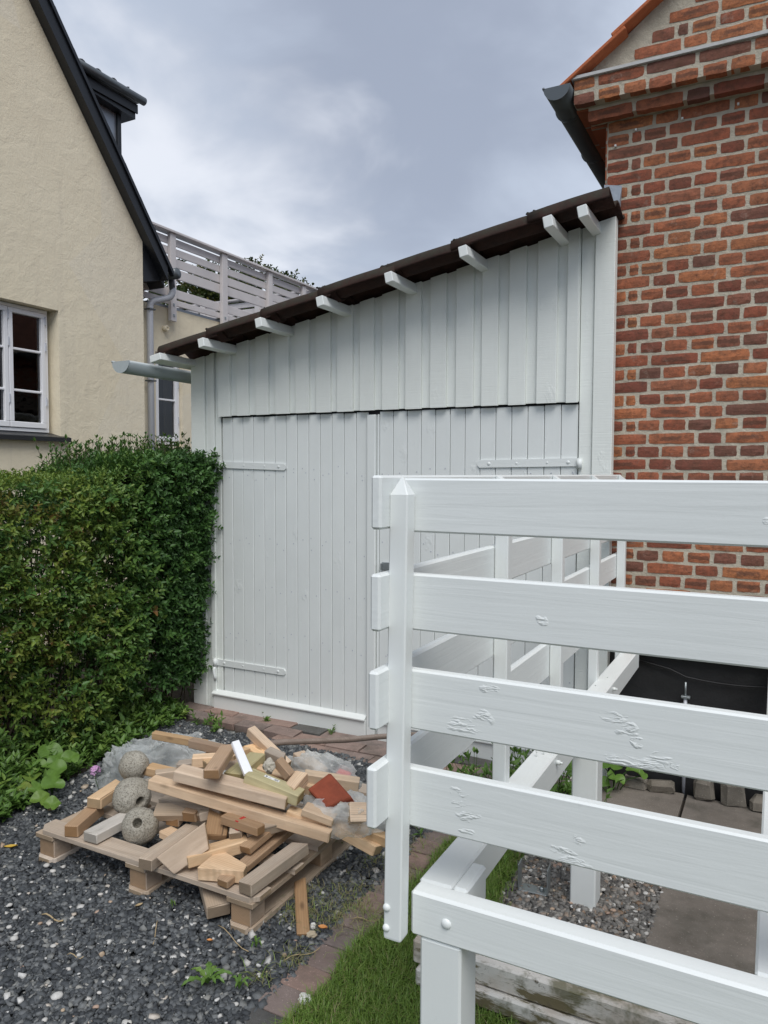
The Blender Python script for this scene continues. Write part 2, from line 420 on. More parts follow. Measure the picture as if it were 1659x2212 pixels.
def brick_m():
    m, nt, b = mat_base('red_brick')
    v = coords(nt); oi = N(nt, 'ShaderNodeObjectInfo')
    at = N(nt, 'ShaderNodeAttribute', attribute_name='tint')
    rn = math_(nt, 'FRACT', math_(nt, 'ADD', oi.outputs['Random'], at.outputs['Fac']))
    base = ramp_(nt, rn, [(0, (.24, .085, .06)), (.2, (.35, .11, .065)), (.45, (.45, .16, .085)), (.65, (.54, .21, .09)), (.82, (.36, .14, .09)), (1, (.17, .085, .068))])
    f = noise_(nt, v, 28, 5, .7)
    # darker flashed heart that many of the bricks show
    t0 = N(nt, 'ShaderNodeTexCoord'); s0 = N(nt, 'ShaderNodeSeparateXYZ'); nt.links.new(t0.outputs['Object'], s0.inputs[0])
    hx = math_(nt, 'MULTIPLY', math_(nt, 'ABSOLUTE', s0.outputs[0]), 8.0); hz_ = math_(nt, 'MULTIPLY', math_(nt, 'ABSOLUTE', s0.outputs[2]), 42.0)
    heart = math_(nt, 'ADD', math_(nt, 'MAXIMUM', hx, hz_), math_(nt, 'MULTIPLY', noise_(nt, v, 55, 4, .7), .9))
    heart = math_(nt, 'MULTIPLY', ramp_(nt, heart, [(.75, (1, 1, 1)), (1.0, (0, 0, 0))]), ramp_(nt, math_(nt, 'FRACT', math_(nt, 'MULTIPLY', rn, 5.7)), [(.35, (0, 0, 0)), (.7, (1, 1, 1))]))
    base = mix_(nt, math_(nt, 'MULTIPLY', heart, .75), base, (.12, .062, .045))
    c = mix_(nt, math_(nt, 'MULTIPLY', ramp_(nt, f, [(.42, (0, 0, 0)), (.66, (1, 1, 1))]), .6), base, (.125, .065, .042))
    st = noise_(nt, v, 60, 6, .8)
    c = mix_(nt, math_(nt, 'MULTIPLY', ramp_(nt, st, [(.62, (0, 0, 0)), (.74, (1, 1, 1))]), .55), c, (.40, .33, .26))
    gp = N(nt, 'ShaderNodeNewGeometry')      # soot and salt bloom spread over many bricks
    soot = ramp_(nt, noise_(nt, gp.outputs['Position'], 3.4, 6, .65), [(.44, (0, 0, 0)), (.66, (1, 1, 1))])
    c = mix_(nt, math_(nt, 'MULTIPLY', soot, .32), c, (.15, .085, .062))
    salt = ramp_(nt, noise_(nt, gp.outputs['Position'], 11, 7, .75), [(.60, (0, 0, 0)), (.72, (1, 1, 1))])
    c = mix_(nt, math_(nt, 'MULTIPLY', salt, .45), c, (.46, .36, .29))
    edge_ = ramp_(nt, noise_(nt, v, 45, 5, .75), [(.40, (1, 1, 1)), (.47, (0, 0, 0))])
    c = mix_(nt, math_(nt, 'MULTIPLY', edge_, .35), c, (.09, .05, .04))
    nt.links.new(c, b.inputs['Base Color']); b.inputs['Roughness'].default_value = .9; b.inputs['Specular IOR Level'].default_value = .15
    bump_(nt, noise_(nt, v, 90, 5, .75), .7, .004, b, bump_(nt, noise_(nt, coords(nt, (8, 1, 30)), 1.6, 4, .7), .5, .005, None))
    return m
M['brick'] = brick_m()
def mortar_m():
    m, nt, b = mat_base('lime_mortar')
    v = coords(nt, rand=False)
    c = ramp_(nt, noise_(nt, v, 9, 6, .7), [(.3, (.40, .36, .285)), (.7, (.60, .54, .43))])
    nt.links.new(c, b.inputs['Base Color']); b.inputs['Roughness'].default_value = .95
    bump_(nt, noise_(nt, v, 120, 4, .7), .7, .006, b, bump_(nt, noise_(nt, v, 26, 4, .6), .6, .012, None))
    return m
M['mortar'] = mortar_m()
def brick_tex():
    m, nt, b = mat_base('brickwork_side')
    v = coords(nt, rand=False); t = N(nt, 'ShaderNodeTexBrick')
    sw = N(nt, 'ShaderNodeSeparateXYZ'); nt.links.new(v, sw.inputs[0]); cb = N(nt, 'ShaderNodeCombineXYZ')
    nt.links.new(sw.outputs[1], cb.inputs[0]); nt.links.new(sw.outputs[2], cb.inputs[1]); nt.links.new(cb.outputs[0], t.inputs['Vector'])
    t.inputs['Color1'].default_value = (.36, .11, .05, 1); t.inputs['Color2'].default_value = (.24, .08, .045, 1); t.inputs['Mortar'].default_value = (.3, .27, .22, 1)
    t.inputs['Scale'].default_value = 1; t.inputs['Brick Width'].default_value = .24; t.inputs['Row Height'].default_value = .0667; t.inputs['Mortar Size'].default_value = .008
    nt.links.new(t.outputs[0], b.inputs['Base Color']); b.inputs['Roughness'].default_value = .9
    return m
M['brick_side'] = brick_tex()
M['black_paint'] = plain('black_timber_paint', (.012, .014, .018), .38, bump=.3, bscale=30)
M['black_tile'] = plain('black_roof_tile', (.02, .021, .024), .45)
M['tar'] = plain('black_tarred_render', (.014, .014, .015), .6, bump=.5, bscale=25, var=.5)
M['zinc'] = plain('grey_gutter', (.40, .45, .47), .38, metal=.0, bump=.05, bscale=20)
M['zinc_dark'] = plain('dark_zinc', (.115, .13, .14), .35, metal=.3, bump=.05)
M['lead'] = plain('lead_flashing', (.33, .36, .40), .4, metal=.5, bump=.5, bscale=25)
M['pipe'] = plain('grey_downpipe', (.55, .57, .62), .35)
M['steel'] = plain('galvanised_steel', (.34, .37, .38), .42, metal=.7, bump=.2, bscale=60, var=.2)
def tile_m(name, lo, hi, moss):
    m, nt, b = mat_base(name)
    v = coords(nt)
    c = ramp_(nt, noise_(nt, v, 14, 6, .7), [(.3, lo), (.7, hi)])
    geo = N(nt, 'ShaderNodeNewGeometry'); sp = N(nt, 'ShaderNodeSeparateXYZ'); nt.links.new(geo.outputs['Normal'], sp.inputs[0])
    if moss:   # lichen grows on the weather side only
        f = math_(nt, 'MULTIPLY', ramp_(nt, sp.outputs[2], [(.0, (0, 0, 0)), (.35, (1, 1, 1))]), ramp_(nt, noise_(nt, v, 22, 5, .7), [(.3, (0, 0, 0)), (.6, (1, 1, 1))]))
        c = mix_(nt, f, c, (.045, .042, .032))
    nt.links.new(c, b.inputs['Base Color']); b.inputs['Roughness'].default_value = .85; b.inputs['Specular IOR Level'].default_value = .2
    bump_(nt, noise_(nt, v, 60, 4, .7), .6, .005, b)
    return m
M['old_tile'] = tile_m('old_dark_red_roof_tile', (.030, .020, .018), (.062, .030, .024), True)
M['red_tile'] = tile_m('orange_roof_tile', (.42, .12, .055), (.52, .17, .075), False)
M['render_patch'] = mortar_m()
def glass_m():
    m, nt, b = mat_base('window_glass')
    for n in list(nt.nodes): nt.nodes.remove(n)
    o = N(nt, 'ShaderNodeOutputMaterial'); mx_ = N(nt, 'ShaderNodeMixShader'); fr = N(nt, 'ShaderNodeFresnel'); fr.inputs[0].default_value = 1.6
    tr = N(nt, 'ShaderNodeBsdfTransparent'); tr.inputs[0].default_value = (.8, .82, .82, 1); gl = N(nt, 'ShaderNodeBsdfGlossy'); gl.inputs['Roughness'].default_value = .01
    t = coords(nt); bp = N(nt, 'ShaderNodeBump'); bp.inputs['Strength'].default_value = .06; bp.inputs['Distance'].default_value = .02
    nt.links.new(noise_(nt, t, 5, 2), bp.inputs['Height']); nt.links.new(bp.outputs[0], gl.inputs['Normal'])
    nt.links.new(math_(nt, 'MULTIPLY_ADD', fr.outputs[0], 1.15, .01), mx_.inputs[0]); nt.links.new(tr.outputs[0], mx_.inputs[1]); nt.links.new(gl.outputs[0], mx_.inputs[2]); nt.links.new(mx_.outputs[0], o.inputs[0])
    return m
M['glass'] = glass_m()
def leaf_m(name, stops, rough=.42, trans=.22):
    m, nt, b = mat_base(name)
    at = N(nt, 'ShaderNodeAttribute', attribute_name='tint')
    c = ramp_(nt, at.outputs['Fac'], stops)
    v = coords(nt, rand=False)
    c = mix_(nt, math_(nt, 'MULTIPLY', noise_(nt, v, 70, 2), .35), c, (.02, .035, .01))
    nt.links.new(c, b.inputs['Base Color']); b.inputs['Roughness'].default_value = rough; b.inputs['Specular IOR Level'].default_value = .35
    tl = N(nt, 'ShaderNodeBsdfTranslucent'); nt.links.new(c, tl.inputs[0])
    ms_ = N(nt, 'ShaderNodeMixShader'); ms_.inputs[0].default_value = trans
    o = nt.nodes['Material Output']; nt.links.new(b.outputs[0], ms_.inputs[1]); nt.links.new(tl.outputs[0], ms_.inputs[2]); nt.links.new(ms_.outputs[0], o.inputs[0])
    return m
# tint: 0..1 picks species / age
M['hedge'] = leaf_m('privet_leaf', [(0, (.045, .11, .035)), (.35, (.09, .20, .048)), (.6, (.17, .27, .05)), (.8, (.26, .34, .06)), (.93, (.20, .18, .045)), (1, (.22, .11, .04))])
M['herb'] = leaf_m('herb_leaf', [(0, (.08, .17, .035)), (.6, (.16, .29, .06)), (1, (.26, .37, .08))])
M['round_leaf'] = leaf_m('round_leaf', [(0, (.10, .21, .04)), (.6, (.16, .29, .055)), (1, (.27, .34, .07))])
M['tree_leaf'] = leaf_m('tree_leaf', [(0, (.03, .055, .012)), (.6, (.075, .10, .02)), (1, (.19, .17, .035))])
M['grass'] = leaf_m('grass_blade', [(0, (.13, .24, .045)), (.6, (.24, .38, .07)), (.85, (.34, .42, .12)), (1, (.38, .33, .17))])
M['stem'] = plain('twig_bark', (.10, .075, .05), .8)
M['petal'] = plain('pink_petal', (.62, .36, .60), .6)
M['petal_white'] = plain('white_petal', (.75, .75, .62), .6)
def tinted(name, stops, rough=.8, bump=.4, bscale=150, spec=.3):
    m, nt, b = mat_base(name)
    at = N(nt, 'ShaderNodeAttribute', attribute_name='tint')
    c = ramp_(nt, at.outputs['Fac'], stops)
    v = coords(nt, rand=False)
    c = mix_(nt, math_(nt, 'MULTIPLY', noise_(nt, v, bscale, 3), .4), c, (.03, .032, .035))
    nt.links.new(c, b.inputs['Base Color']); b.inputs['Roughness'].default_value = rough; b.inputs['Specular IOR Level'].default_value = spec
    bump_(nt, noise_(nt, v, bscale * 2, 3, .7), bump, .002, b)
    return m
M['gravel'] = tinted('dark_granite_chips', [(0, (.040, .044, .05)), (.35, (.085, .093, .10)), (.7, (.18, .19, .195)), (.9, (.30, .30, .28)), (1, (.48, .46, .41))], .72)
M['pebble'] = tinted('pale_pebbles', [(0, (.62, .60, .56)), (.55, (.74, .73, .70)), (.8, (.55, .42, .29)), (1, (.50, .34, .27))], .6, .2)
M['mixed_gravel'] = tinted('mixed_grey_gravel', [(0, (.10, .095, .09)), (.4, (.20, .19, .175)), (.8, (.34, .325, .30)), (.95, (.30, .2, .13)), (1, (.55, .53, .5))], .8)
M['soil'] = plain('dark_soil', (.045, .036, .028), .95, bump=1, bscale=80, var=.5)
M['gravel_base'] = plain('gravel_dust', (.028, .031, .035), .95, bump=1, bscale=120, var=.3)
def paver(name, lo, hi):
    m, nt, b = mat_base(name)
    v = coords(nt); oi = N(nt, 'ShaderNodeObjectInfo')
    c = ramp_(nt, noise_(nt, v, 8, 6, .7), [(.3, lo), (.7, hi)])
    c = mix_(nt, ramp_(nt, noise_(nt, v, 130, 4, .8), [(.62, (0, 0, 0)), (.70, (1, 1, 1))]), c, tuple(min(1, x * 2.4 + .05) for x in hi))
    c = mix_(nt, math_(nt, 'MULTIPLY', ramp_(nt, noise_(nt, v, 5, 4, .6), [(.5, (0, 0, 0)), (.7, (1, 1, 1))]), .6), c, (.06, .058, .045))
    hs = N(nt, 'ShaderNodeHueSaturation'); nt.links.new(c, hs.inputs['Color']); nt.links.new(math_(nt, 'MULTIPLY_ADD', oi.outputs['Random'], .4, .8), hs.inputs['Value'])
    nt.links.new(math_(nt, 'MULTIPLY_ADD', oi.outputs['Random'], .5, .7), hs.inputs['Saturation'])
    nt.links.new(hs.outputs[0], b.inputs['Base Color']); b.inputs['Roughness'].default_value = .9
    bump_(nt, noise_(nt, v, 160, 4, .8), .7, .004, b)
    return m
M['paver'] = paver('red_brown_clinker', (.21, .15, .128), (.32, .232, .198))
M['paver_grey'] = paver('grey_clinker', (.085, .082, .078), (.14, .135, .125))
M['slab'] = paver('grey_brown_slab', (.155, .135, .115), (.215, .19, .165))
M['cobble'] = paver('rough_cobble', (.12, .105, .085), (.23, .205, .17))
def granite():
    m, nt, b = mat_base('rough_granite')
    v = coords(nt)
    c = ramp_(nt, noise_(nt, v, 5, 4, .6), [(.3, (.36, .33, .265)), (.7, (.50, .47, .40))])
    c = mix_(nt, ramp_(nt, noise_(nt, v, 150, 3, .8), [(.5, (0, 0, 0)), (.58, (1, 1, 1))]), c, (.21, .19, .155))
    c = mix_(nt, ramp_(nt, noise_(nt, v, 210, 3, .8), [(.6, (0, 0, 0)), (.66, (1, 1, 1))]), c, (.55, .52, .46))
    nt.links.new(c, b.inputs['Base Color']); b.inputs['Roughness'].default_value = .9
    bump_(nt, noise_(nt, v, 110, 5, .75), 1, .006, b, bump_(nt, noise_(nt, v, 30, 4, .7), .7, .012, None))
    return m
M['granite'] = granite()
def bag_m():
    m, nt, b = mat_base('translucent_plastic')
    for n in list(nt.nodes): nt.nodes.remove(n)
    o = N(nt, 'ShaderNodeOutputMaterial')
    tr = N(nt, 'ShaderNodeBsdfTransparent'); tr.inputs[0].default_value = (.93, .95, .96, 1)
    b = N(nt, 'ShaderNodeBsdfPrincipled'); b.inputs['Base Color'].default_value = (.93, .95, .94, 1); b.inputs['Roughness'].default_value = .12
    tl = N(nt, 'ShaderNodeBsdfTranslucent'); tl.inputs[0].default_value = (.93, .95, .94, 1)
    a1 = N(nt, 'ShaderNodeMixShader'); a1.inputs[0].default_value = .5; nt.links.new(b.outputs[0], a1.inputs[1]); nt.links.new(tl.outputs[0], a1.inputs[2])
    lw = N(nt, 'ShaderNodeLayerWeight'); lw.inputs[0].default_value = .35
    v = coords(nt)
    f = math_(nt, 'ADD', math_(nt, 'MULTIPLY', math_(nt, 'POWER', lw.outputs['Facing'], 1.5), .7), math_(nt, 'MULTIPLY_ADD', noise_(nt, v, 6, 3, .5, 1.0), 1.2, -.22))
    mm = N(nt, 'ShaderNodeMixShader'); nt.links.new(f, mm.inputs[0]); nt.links.new(tr.outputs[0], mm.inputs[1]); nt.links.new(a1.outputs[0], mm.inputs[2])
    nt.links.new(mm.outputs[0], o.inputs[0])
    bp = N(nt, 'ShaderNodeBump'); bp.inputs['Strength'].default_value = .45; bp.inputs['Distance'].default_value = .012
    nt.links.new(noise_(nt, v, 13, 3, .45, 2.2), bp.inputs['Height']); nt.links.new(bp.outputs[0], b.inputs['Normal'])
    return m
M['bag'] = bag_m()
M['dark_room'] = plain('dark_interior', (.03, .03, .032), .9)
M['room_pale'] = plain('pale_interior', (.16, .165, .16), .8)
M['concrete'] = plain('rough_concrete', (.42, .39, .33), .9, bump=1, bscale=60, var=.35)
M['brick_piece'] = plain('broken_brick', (.27, .062, .03), .9, bump=.7, bscale=60, var=.35)
M['orange_wood'] = M['brown_pine']
M['white_flake'] = plain('bright_white_paint', (.86, .87, .9), .5, bump=.4, bscale=90)
M['sticker'] = plain('paper_sticker', (.78, .78, .76), .5)
M['ink'] = plain('black_ink', (.02, .02, .02), .6)
M['red_ink'] = plain('red_paint_mark', (.45, .03, .025), .6)
M['yellow_leaf'] = plain('fallen_leaf_yellow', (.55, .36, .05), .6)
M['orange_leaf'] = plain('fallen_leaf_orange', (.62, .27, .08), .6)
M['straw'] = plain('dry_straw', (.42, .32, .18), .8)
M['red_plastic'] = plain('red_plastic', (.55, .12, .1), .5)
M['shell'] = plain('white_shell', (.74, .73, .68), .5, bump=.3)
#@@BODY

# ================================================================== GROUND
def sheet(name, x0, y0, x1, y1, z, mat, nx=2, ny=2, amp=0):
    xs = np.linspace(x0, x1, nx); ys = np.linspace(y0, y1, ny)
    V = [(x, y, z + (mnoise.noise((x * 3, y * 3, z)) * amp if amp else 0)) for y in ys for x in xs]
    Fc = [(j * nx + i, j * nx + i + 1, (j + 1) * nx + i + 1, (j + 1) * nx + i) for j in range(ny - 1) for i in range(nx - 1)]
    return obj(name, mesh(name, V, Fc, mat, smooth=amp > 0), kind='structure')
sheet('ground', -300, -300, 300, 300, -.03, M['soil'])
sheet('gravel_drive', -3.9, -1.5, -1.30, 3.66, -.012, M['gravel_base'], 40, 60, .004)
sheet('planting_bed', -5.6, -2, -3.25, 6, -.006, M['soil'], 30, 60, .02)
sheet('lawn', -1.3, -1.5, 3.0, 3.12, -.008, plain('mossy_soil', (.075, .085, .035), .95, bump=1, bscale=80, var=.4), 20, 30, .004)
sheet('gravel_bed', -.88, 2.25, -.36, 3.03, -.002, M['mixed_gravel'], 12, 12, .006)

# angular chips -------------------------------------------------------
def stones(name, pts, size, mat, tint, flat=.62, kind='stuff', **k):
    n = len(pts)
    c = np.array([(x, y, z) for x in (-1, 1) for y in (-1, 1) for z in (-1, 1)], float) * .5
    V = c[None] * (1 + nr.uniform(-.38, .38, (n, 8, 3)))
    s = size[:, None] * nr.uniform(.65, 1.2, (n, 3)); s[:, 2] *= flat
    V *= s[:, None, :]
    a = nr.uniform(0, 6.283, n); t = nr.normal(0, .35, n); u = nr.normal(0, .35, n)
    ca, sa = np.cos(a), np.sin(a)
    # tilt about x, then y, then spin z
    y = V[:, :, 1] * np.cos(t)[:, None] - V[:, :, 2] * np.sin(t)[:, None]; z = V[:, :, 1] * np.sin(t)[:, None] + V[:, :, 2] * np.cos(t)[:, None]
    x = V[:, :, 0] * np.cos(u)[:, None] + z * np.sin(u)[:, None]; z = -V[:, :, 0] * np.sin(u)[:, None] + z * np.cos(u)[:, None]
    X = x * ca[:, None] - y * sa[:, None]; Y = x * sa[:, None] + y * ca[:, None]
    V = np.stack([X, Y, z], 2) + pts[:, None, :]
    T = np.array([(0, 1, 3), (0, 3, 2), (4, 6, 7), (4, 7, 5), (0, 4, 5), (0, 5, 1), (2, 3, 7), (2, 7, 6), (0, 2, 6), (0, 6, 4), (1, 5, 7), (1, 7, 3)])
    F_ = (T[None] + (np.arange(n) * 8)[:, None, None]).reshape(-1, 3)
    return obj(name, np_mesh(name, V.reshape(-1, 3), F_, mat, np.repeat(tint, 12)), kind=kind, **k)
def round_stones(name, pts, size, mat, tint, flat=.6, **k):
    import bmesh
    bm = bmesh.new(); bmesh.ops.create_icosphere(bm, subdivisions=2, radius=.5); bv = np.array([v.co[:] for v in bm.verts]); bf = np.array([[v.index for v in f.verts] for f in bm.faces]); bm.free()
    n = len(pts); V = np.repeat(bv[None], n, 0)
    d = nr.normal(0, 1, (n, 3, 3)); d /= np.linalg.norm(d, axis=2, keepdims=True)
    for q in range(3):   # soft facets
        dt = np.einsum('nvk,nk->nv', V, d[:, q]); lim = nr.uniform(.25, .42, n)[:, None]
        V -= np.maximum(dt - lim, 0)[:, :, None] * d[:, q][:, None, :]
    s = size[:, None] * nr.uniform(.7, 1.25, (n, 3)); s[:, 2] *= flat; V *= s[:, None, :]
    a = nr.uniform(0, 6.283, n); X = V[:, :, 0] * np.cos(a)[:, None] - V[:, :, 1] * np.sin(a)[:, None]; Y = V[:, :, 0] * np.sin(a)[:, None] + V[:, :, 1] * np.cos(a)[:, None]
    V = np.stack([X, Y, V[:, :, 2]], 2) + pts[:, None, :]
    F_ = (bf[None] + (np.arange(n) * len(bv))[:, None, None]).reshape(-1, 3)
    return obj(name, np_mesh(name, V.reshape(-1, 3), F_, mat, np.repeat(tint, len(bf)), smooth=True), **k)
def scatter(n, x0, y0, x1, y1, z=0, zj=.004):
    p = np.stack([nr.uniform(x0, x1, n), nr.uniform(y0, y1, n), np.full(n, z) + nr.uniform(-zj, zj, n)], 1); return p
P = scatter(120000, -3.75, .15, -1.34, 3.64, 0, .006)
fl = np.where(P[:, 1] > 2.2, 1, 1)
keep = P[:, 0] > -3.30 - .12 * np.sin(P[:, 1] * 4) - .1 * np.maximum(0, P[:, 1] - 2)
keep &= ~((P[:, 0] < -2.9) & (P[:, 1] < 1.2))
P = P[keep]
P[:, 2] += .004 * np.sin(P[:, 0] * 7) * np.cos(P[:, 1] * 5)
stones('dark_gravel', P, nr.gamma(9, .00158, len(P)).clip(.007, .024), M['gravel'], nr.beta(1.7, 2.3, len(P)))
P = scatter(900, -3.5, .3, -1.38, 3.6, .008, .003)
P = P[(nr.random(len(P)) < .45 + .55 * (P[:, 1] < 2.1))]
round_stones('white_pebbles', P, nr.gamma(4, .0041, len(P)).clip(.007, .036), M['pebble'], nr.beta(1, 1.5, len(P)), kind='stuff')
P = scatter(1150, -3.3, .3, -1.38, 3.6, .007, .003)
stones('white_chips', P, nr.gamma(4, .0030, len(P)).clip(.005, .024), M['pebble'], nr.beta(1, 2, len(P)))
P = scatter(5200, -.90, 2.25, -.345, 3.05, .004, .006)
P = P[(P[:, 0] > -.9 + .05 * np.sin(P[:, 1] * 9)) | (P[:, 1] > 2.6)]
stones('grey_gravel', P, nr.uniform(.008, .022, len(P)), M['mixed_gravel'], nr.random(len(P)), .75)
P = scatter(260, -.9, 2.3, -.35, 3.05, .01, .004)
round_stones('small_river_pebbles', P, nr.uniform(.012, .024, len(P)), M['pebble'], nr.random(len(P)), kind='stuff')

# edging pavers -------------------------------------------------------
def slab_mesh(sx, sy, sz, mat, j=.003, seed=0):
    r = random.Random(seed); me = box_mesh(sx, sy, sz, .0045, mat).copy()
    for v in me.vertices: v.co += Vector((r.uniform(-j, j), r.uniform(-j, j), r.uniform(-j, j) * .4))
    return me
ed = empty('paver_edging', (-1.3, 1.5, 0), 'row of red brown clinker pavers between the gravel and the grass', 'paving')
y = 2.12 - .118 * 12; i = 0
pm = [slab_mesh(.136, .1155, .07, M['paver'], seed=q, j=.002) for q in range(6)]; pg = slab_mesh(.132, .114, .07, M['paver_grey'], seed=9)
while y < 3.5:
    g = pg if i in (8, 3) else pm[i % 6]
    yy = y + .059
    obj('paver', g, Matrix.Translation((-1.30 + rnd.uniform(-.005, .005), yy, -.028 + rnd.uniform(-.004, .004))) @ Euler((rnd.uniform(-.02, .02), rnd.uniform(-.02, .02), rnd.uniform(-.03, .03))).to_matrix().to_4x4(), ed)
    y += .118; i += 1
fp = empty('threshold_paving', (-2.3, 3.8, 0), 'old brown and grey clinker strip in front of the garage doors', 'paving')
fm = [slab_mesh(.225, .108, .06, M['paver'], seed=20 + q, j=.005) for q in range(5)] + [slab_mesh(.225, .108, .06, M['paver_grey'], seed=30 + q, j=.005) for q in range(2)]
for r_ in range(3):
    x = -3.62 + (r_ % 2) * .115
    while x < -.95:
        q = fm[rnd.choice((0, 1, 2, 3, 4, 0, 1, 5, 6))]
        yy = 3.655 + r_ * .116
        if not (r_ == 0 and x < -2.75):
            obj('paver', q, Matrix.Translation((x + .115, yy + rnd.uniform(-.006, .006) + (.02 if x < -2.6 else 0), -.022 + rnd.uniform(-.006, .006))) @ Euler((rnd.uniform(-.03, .03), rnd.uniform(-.02, .02), rnd.uniform(-.04, .04))).to_matrix().to_4x4(), fp)
        x += .233
# slabs under and behind the deck
sl = empty('slab_paving', (-.1, 3.3, 0), 'worn grey brown concrete slabs beneath the white deck frame', 'paving')
for (x0, y0, x1, y1) in ((-.355, 2.43, .05, 3.03), (.06, 2.43, .56, 3.03), (-.82, 3.05, -.368, 3.50), (-.355, 3.05, .10, 3.50), (.11, 3.05, .6, 3.5), (-.82, 3.51, -.372, 3.97), (-.358, 3.51, .10, 3.97), (.11, 3.51, .6, 3.97), (-.355, 1.9, .05, 2.42), (.06, 1.9, .56, 2.42)):
    if x0 > -.36 or True:
        me = slab_mesh(x1 - x0, y1 - y0, .05, M['slab'], .006, seed=int(x0 * 100) + int(y0 * 10))
        obj('slab', me, Matrix.Translation(((x0 + x1) / 2, (y0 + y1) / 2, -.012 + rnd.uniform(-.003, .003))), sl)

# ================================================================== GARAGE
GY = 3.98
gar = empty('garage', (-2.2, GY, 0), 'white painted timber garage with double doors and old dark tiled lean-to roof', 'garage')
def ztop(x): return 2.904 + .19 * (x + .822)
SL = math.atan(.19)
# dark core behind the boards
obj('wall_core', prism([(-3.55, 0), (-.80, 0), (-.80, ztop(-.80)), (-3.55, ztop(-3.55))], 1, GY + .05, 8.0, M['joint']), None, gar)
obj('side_wall', prism([(GY, 0), (8.02, 0), (8.02, ztop(-3.57)), (GY, ztop(-3.57))], 0, -3.572, -3.553, M['paint_clad']), None, gar)
def vboard(name, x0, x1, z0, y0, y1, mat, par, top=None, ztop_cut=True):
    """vertical board with its head cut to the roof slope"""
    za, zb = (ztop(x0), ztop(x1)) if top is None else (top, top)
    w = x1 - x0; c = ((x0 + x1) / 2, (y0 + y1) / 2, (z0 + za) / 2)
    b = .0025; prof = [(x0, y1), (x0, y0 + b), (x0 + b, y0), (x1 - b, y0), (x1, y0 + b), (x1, y1)]
    V = []; n = len(prof)
    for lev in range(2):
        for (px, py) in prof:
            z = z0 if lev == 0 else za + (zb - za) * (px - x0) / w
            # local x = -world z, local z = world x
            V.append((-(z - c[2]), py - c[1], px - c[0]))
    Fc = [tuple(range(n)), tuple(range(n, 2 * n))[::-1]] + [(i, n + i, n + (i + 1) % n, (i + 1) % n) for i in range(n)]
    m = mesh('board', V, Fc, mat)
    import bmesh
    bm = bmesh.new(); bm.from_mesh(m); bmesh.ops.recalc_face_normals(bm, faces=bm.faces); bm.to_mesh(m); bm.free()
    return obj(name, m, Matrix.Translation(c) @ RY, par)
# corner boards, full height
vboard('corner_board', -3.572, -3.455, 0, GY - .018, GY + .03, M['paint_clad'], gar)
vboard('corner_board', -3.452, -3.41, 0, GY - .004, GY + .03, M['paint_clad'], gar)
vboard('corner_board', -3.407, -3.37, 0, GY - .02, GY + .03, M['paint_clad'], gar)
vboard('door_post', -3.367, -3.322, 0, GY - .006, GY + .03, M['paint_clad'], gar)
vboard('corner_board', -.929, -.861, 0, GY - .012, GY + .03, M['paint_clad'], gar)
vboard('corner_board', -.857, -.757, 0, GY - .028, GY + .03, M['paint_clad'], gar)
# board-on-board cladding above the doors
x = -3.320; i = 0
while x < -.95:
    w = .100 + rnd.uniform(-.007, .009)
    if x + w > -.935: w = -.935 - x
    vboard('cladding_board', x, x + w, 1.993 - rnd.uniform(0, .003), GY - .040, GY - .020, M['paint_clad'], gar)
    vboard('cladding_board', x + w - .012, min(x + .172, -.932), 1.996, GY - .019, GY + .0, M['paint_clad'], gar)
    x += .155 + rnd.uniform(-.004, .004); i += 1
B('door_header_shadow_gap', (-3.32, GY + .0, 1.955), (-.935, GY + .03, 1.99), M['joint'], gar, 0)
# doors
ld = empty('door', (-2.75, GY, 0), parent=gar); rd = empty('door', (-1.5, GY, 0), parent=gar)
def leaf(x0, x1, par, n, z0=.10, top0=1.972):
    w = (x1 - x0) / n
    for k in range(n):
        a = x0 + k * w + .0016; bq = x0 + (k + 1) * w - .0016
        B('door_board', (a, GY - .004 + rnd.uniform(-.001, .001), z0), (bq, GY + .018, top0 + rnd.uniform(-.002, .002)), M['paint_door'], par, .003)
leaf(-3.312, -2.19, ld, 13, top0=1.984); leaf(-2.115, -.934, rd, 13, top0=1.984)
B('backing', (-3.32, GY + .02, .02), (-.94, GY + .03, 1.98), M['joint'], gar, 0)
B('meeting_batten', (-2.192, GY - .024, .0), (-2.135, GY + .012, 1.968), M['paint_door'], ld, .004)
B('meeting_batten', (-2.131, GY - .006, .0), (-2.117, GY + .012, 1.97), M['paint_door'], rd, .003)
B('kick_board', (-3.385, GY - .03, -.005), (-2.195, GY - .006, .105), M['paint_door'], ld, .003)
B('kick_board', (-2.11, GY - .03, -.005), (-.945, GY - .006, .105), M['paint_door'], rd, .003)
obj('drip_moulding', prism([(GY - .004, .132), (GY - .006, .105), (GY - .044, .105), (GY - .044, .112)], 0, -3.392, -2.197, M['paint_plain']), None, ld)
obj('drip_moulding', prism([(GY - .004, .132), (GY - .006, .105), (GY - .044, .105), (GY - .044, .112)], 0, -2.108, -.945, M['paint_plain']), None, rd)
def rivet(c, r, par, mat, ax='Y', name='bolt_head', flat=.5):
    V = []; Fc = []; ns, nl = 12, 4
    for j in range(nl):
        a = j / nl * math.pi / 2
        for i in range(ns):
            t = 2 * math.pi * i / ns; V.append((math.cos(a) * math.cos(t) * r, -math.sin(a) * r * flat, math.cos(a) * math.sin(t) * r))
    V.append((0, -r * flat, 0))
    for j in range(nl - 1):
        for i in range(ns):
            k = j * ns; Fc.append((k + i, k + (i + 1) % ns, k + ns + (i + 1) % ns, k + ns + i))
    for i in range(ns): Fc.append(((nl - 1) * ns + i, (nl - 1) * ns + (i + 1) % ns, nl * ns))
    me = mesh('bolt', V, Fc, mat, True); Mx = Matrix.Translation(c)
    if ax == 'X': Mx = Mx @ Matrix.Rotation(math.pi / 2, 4, 'Z')
    return obj(name, me, Mx, par)
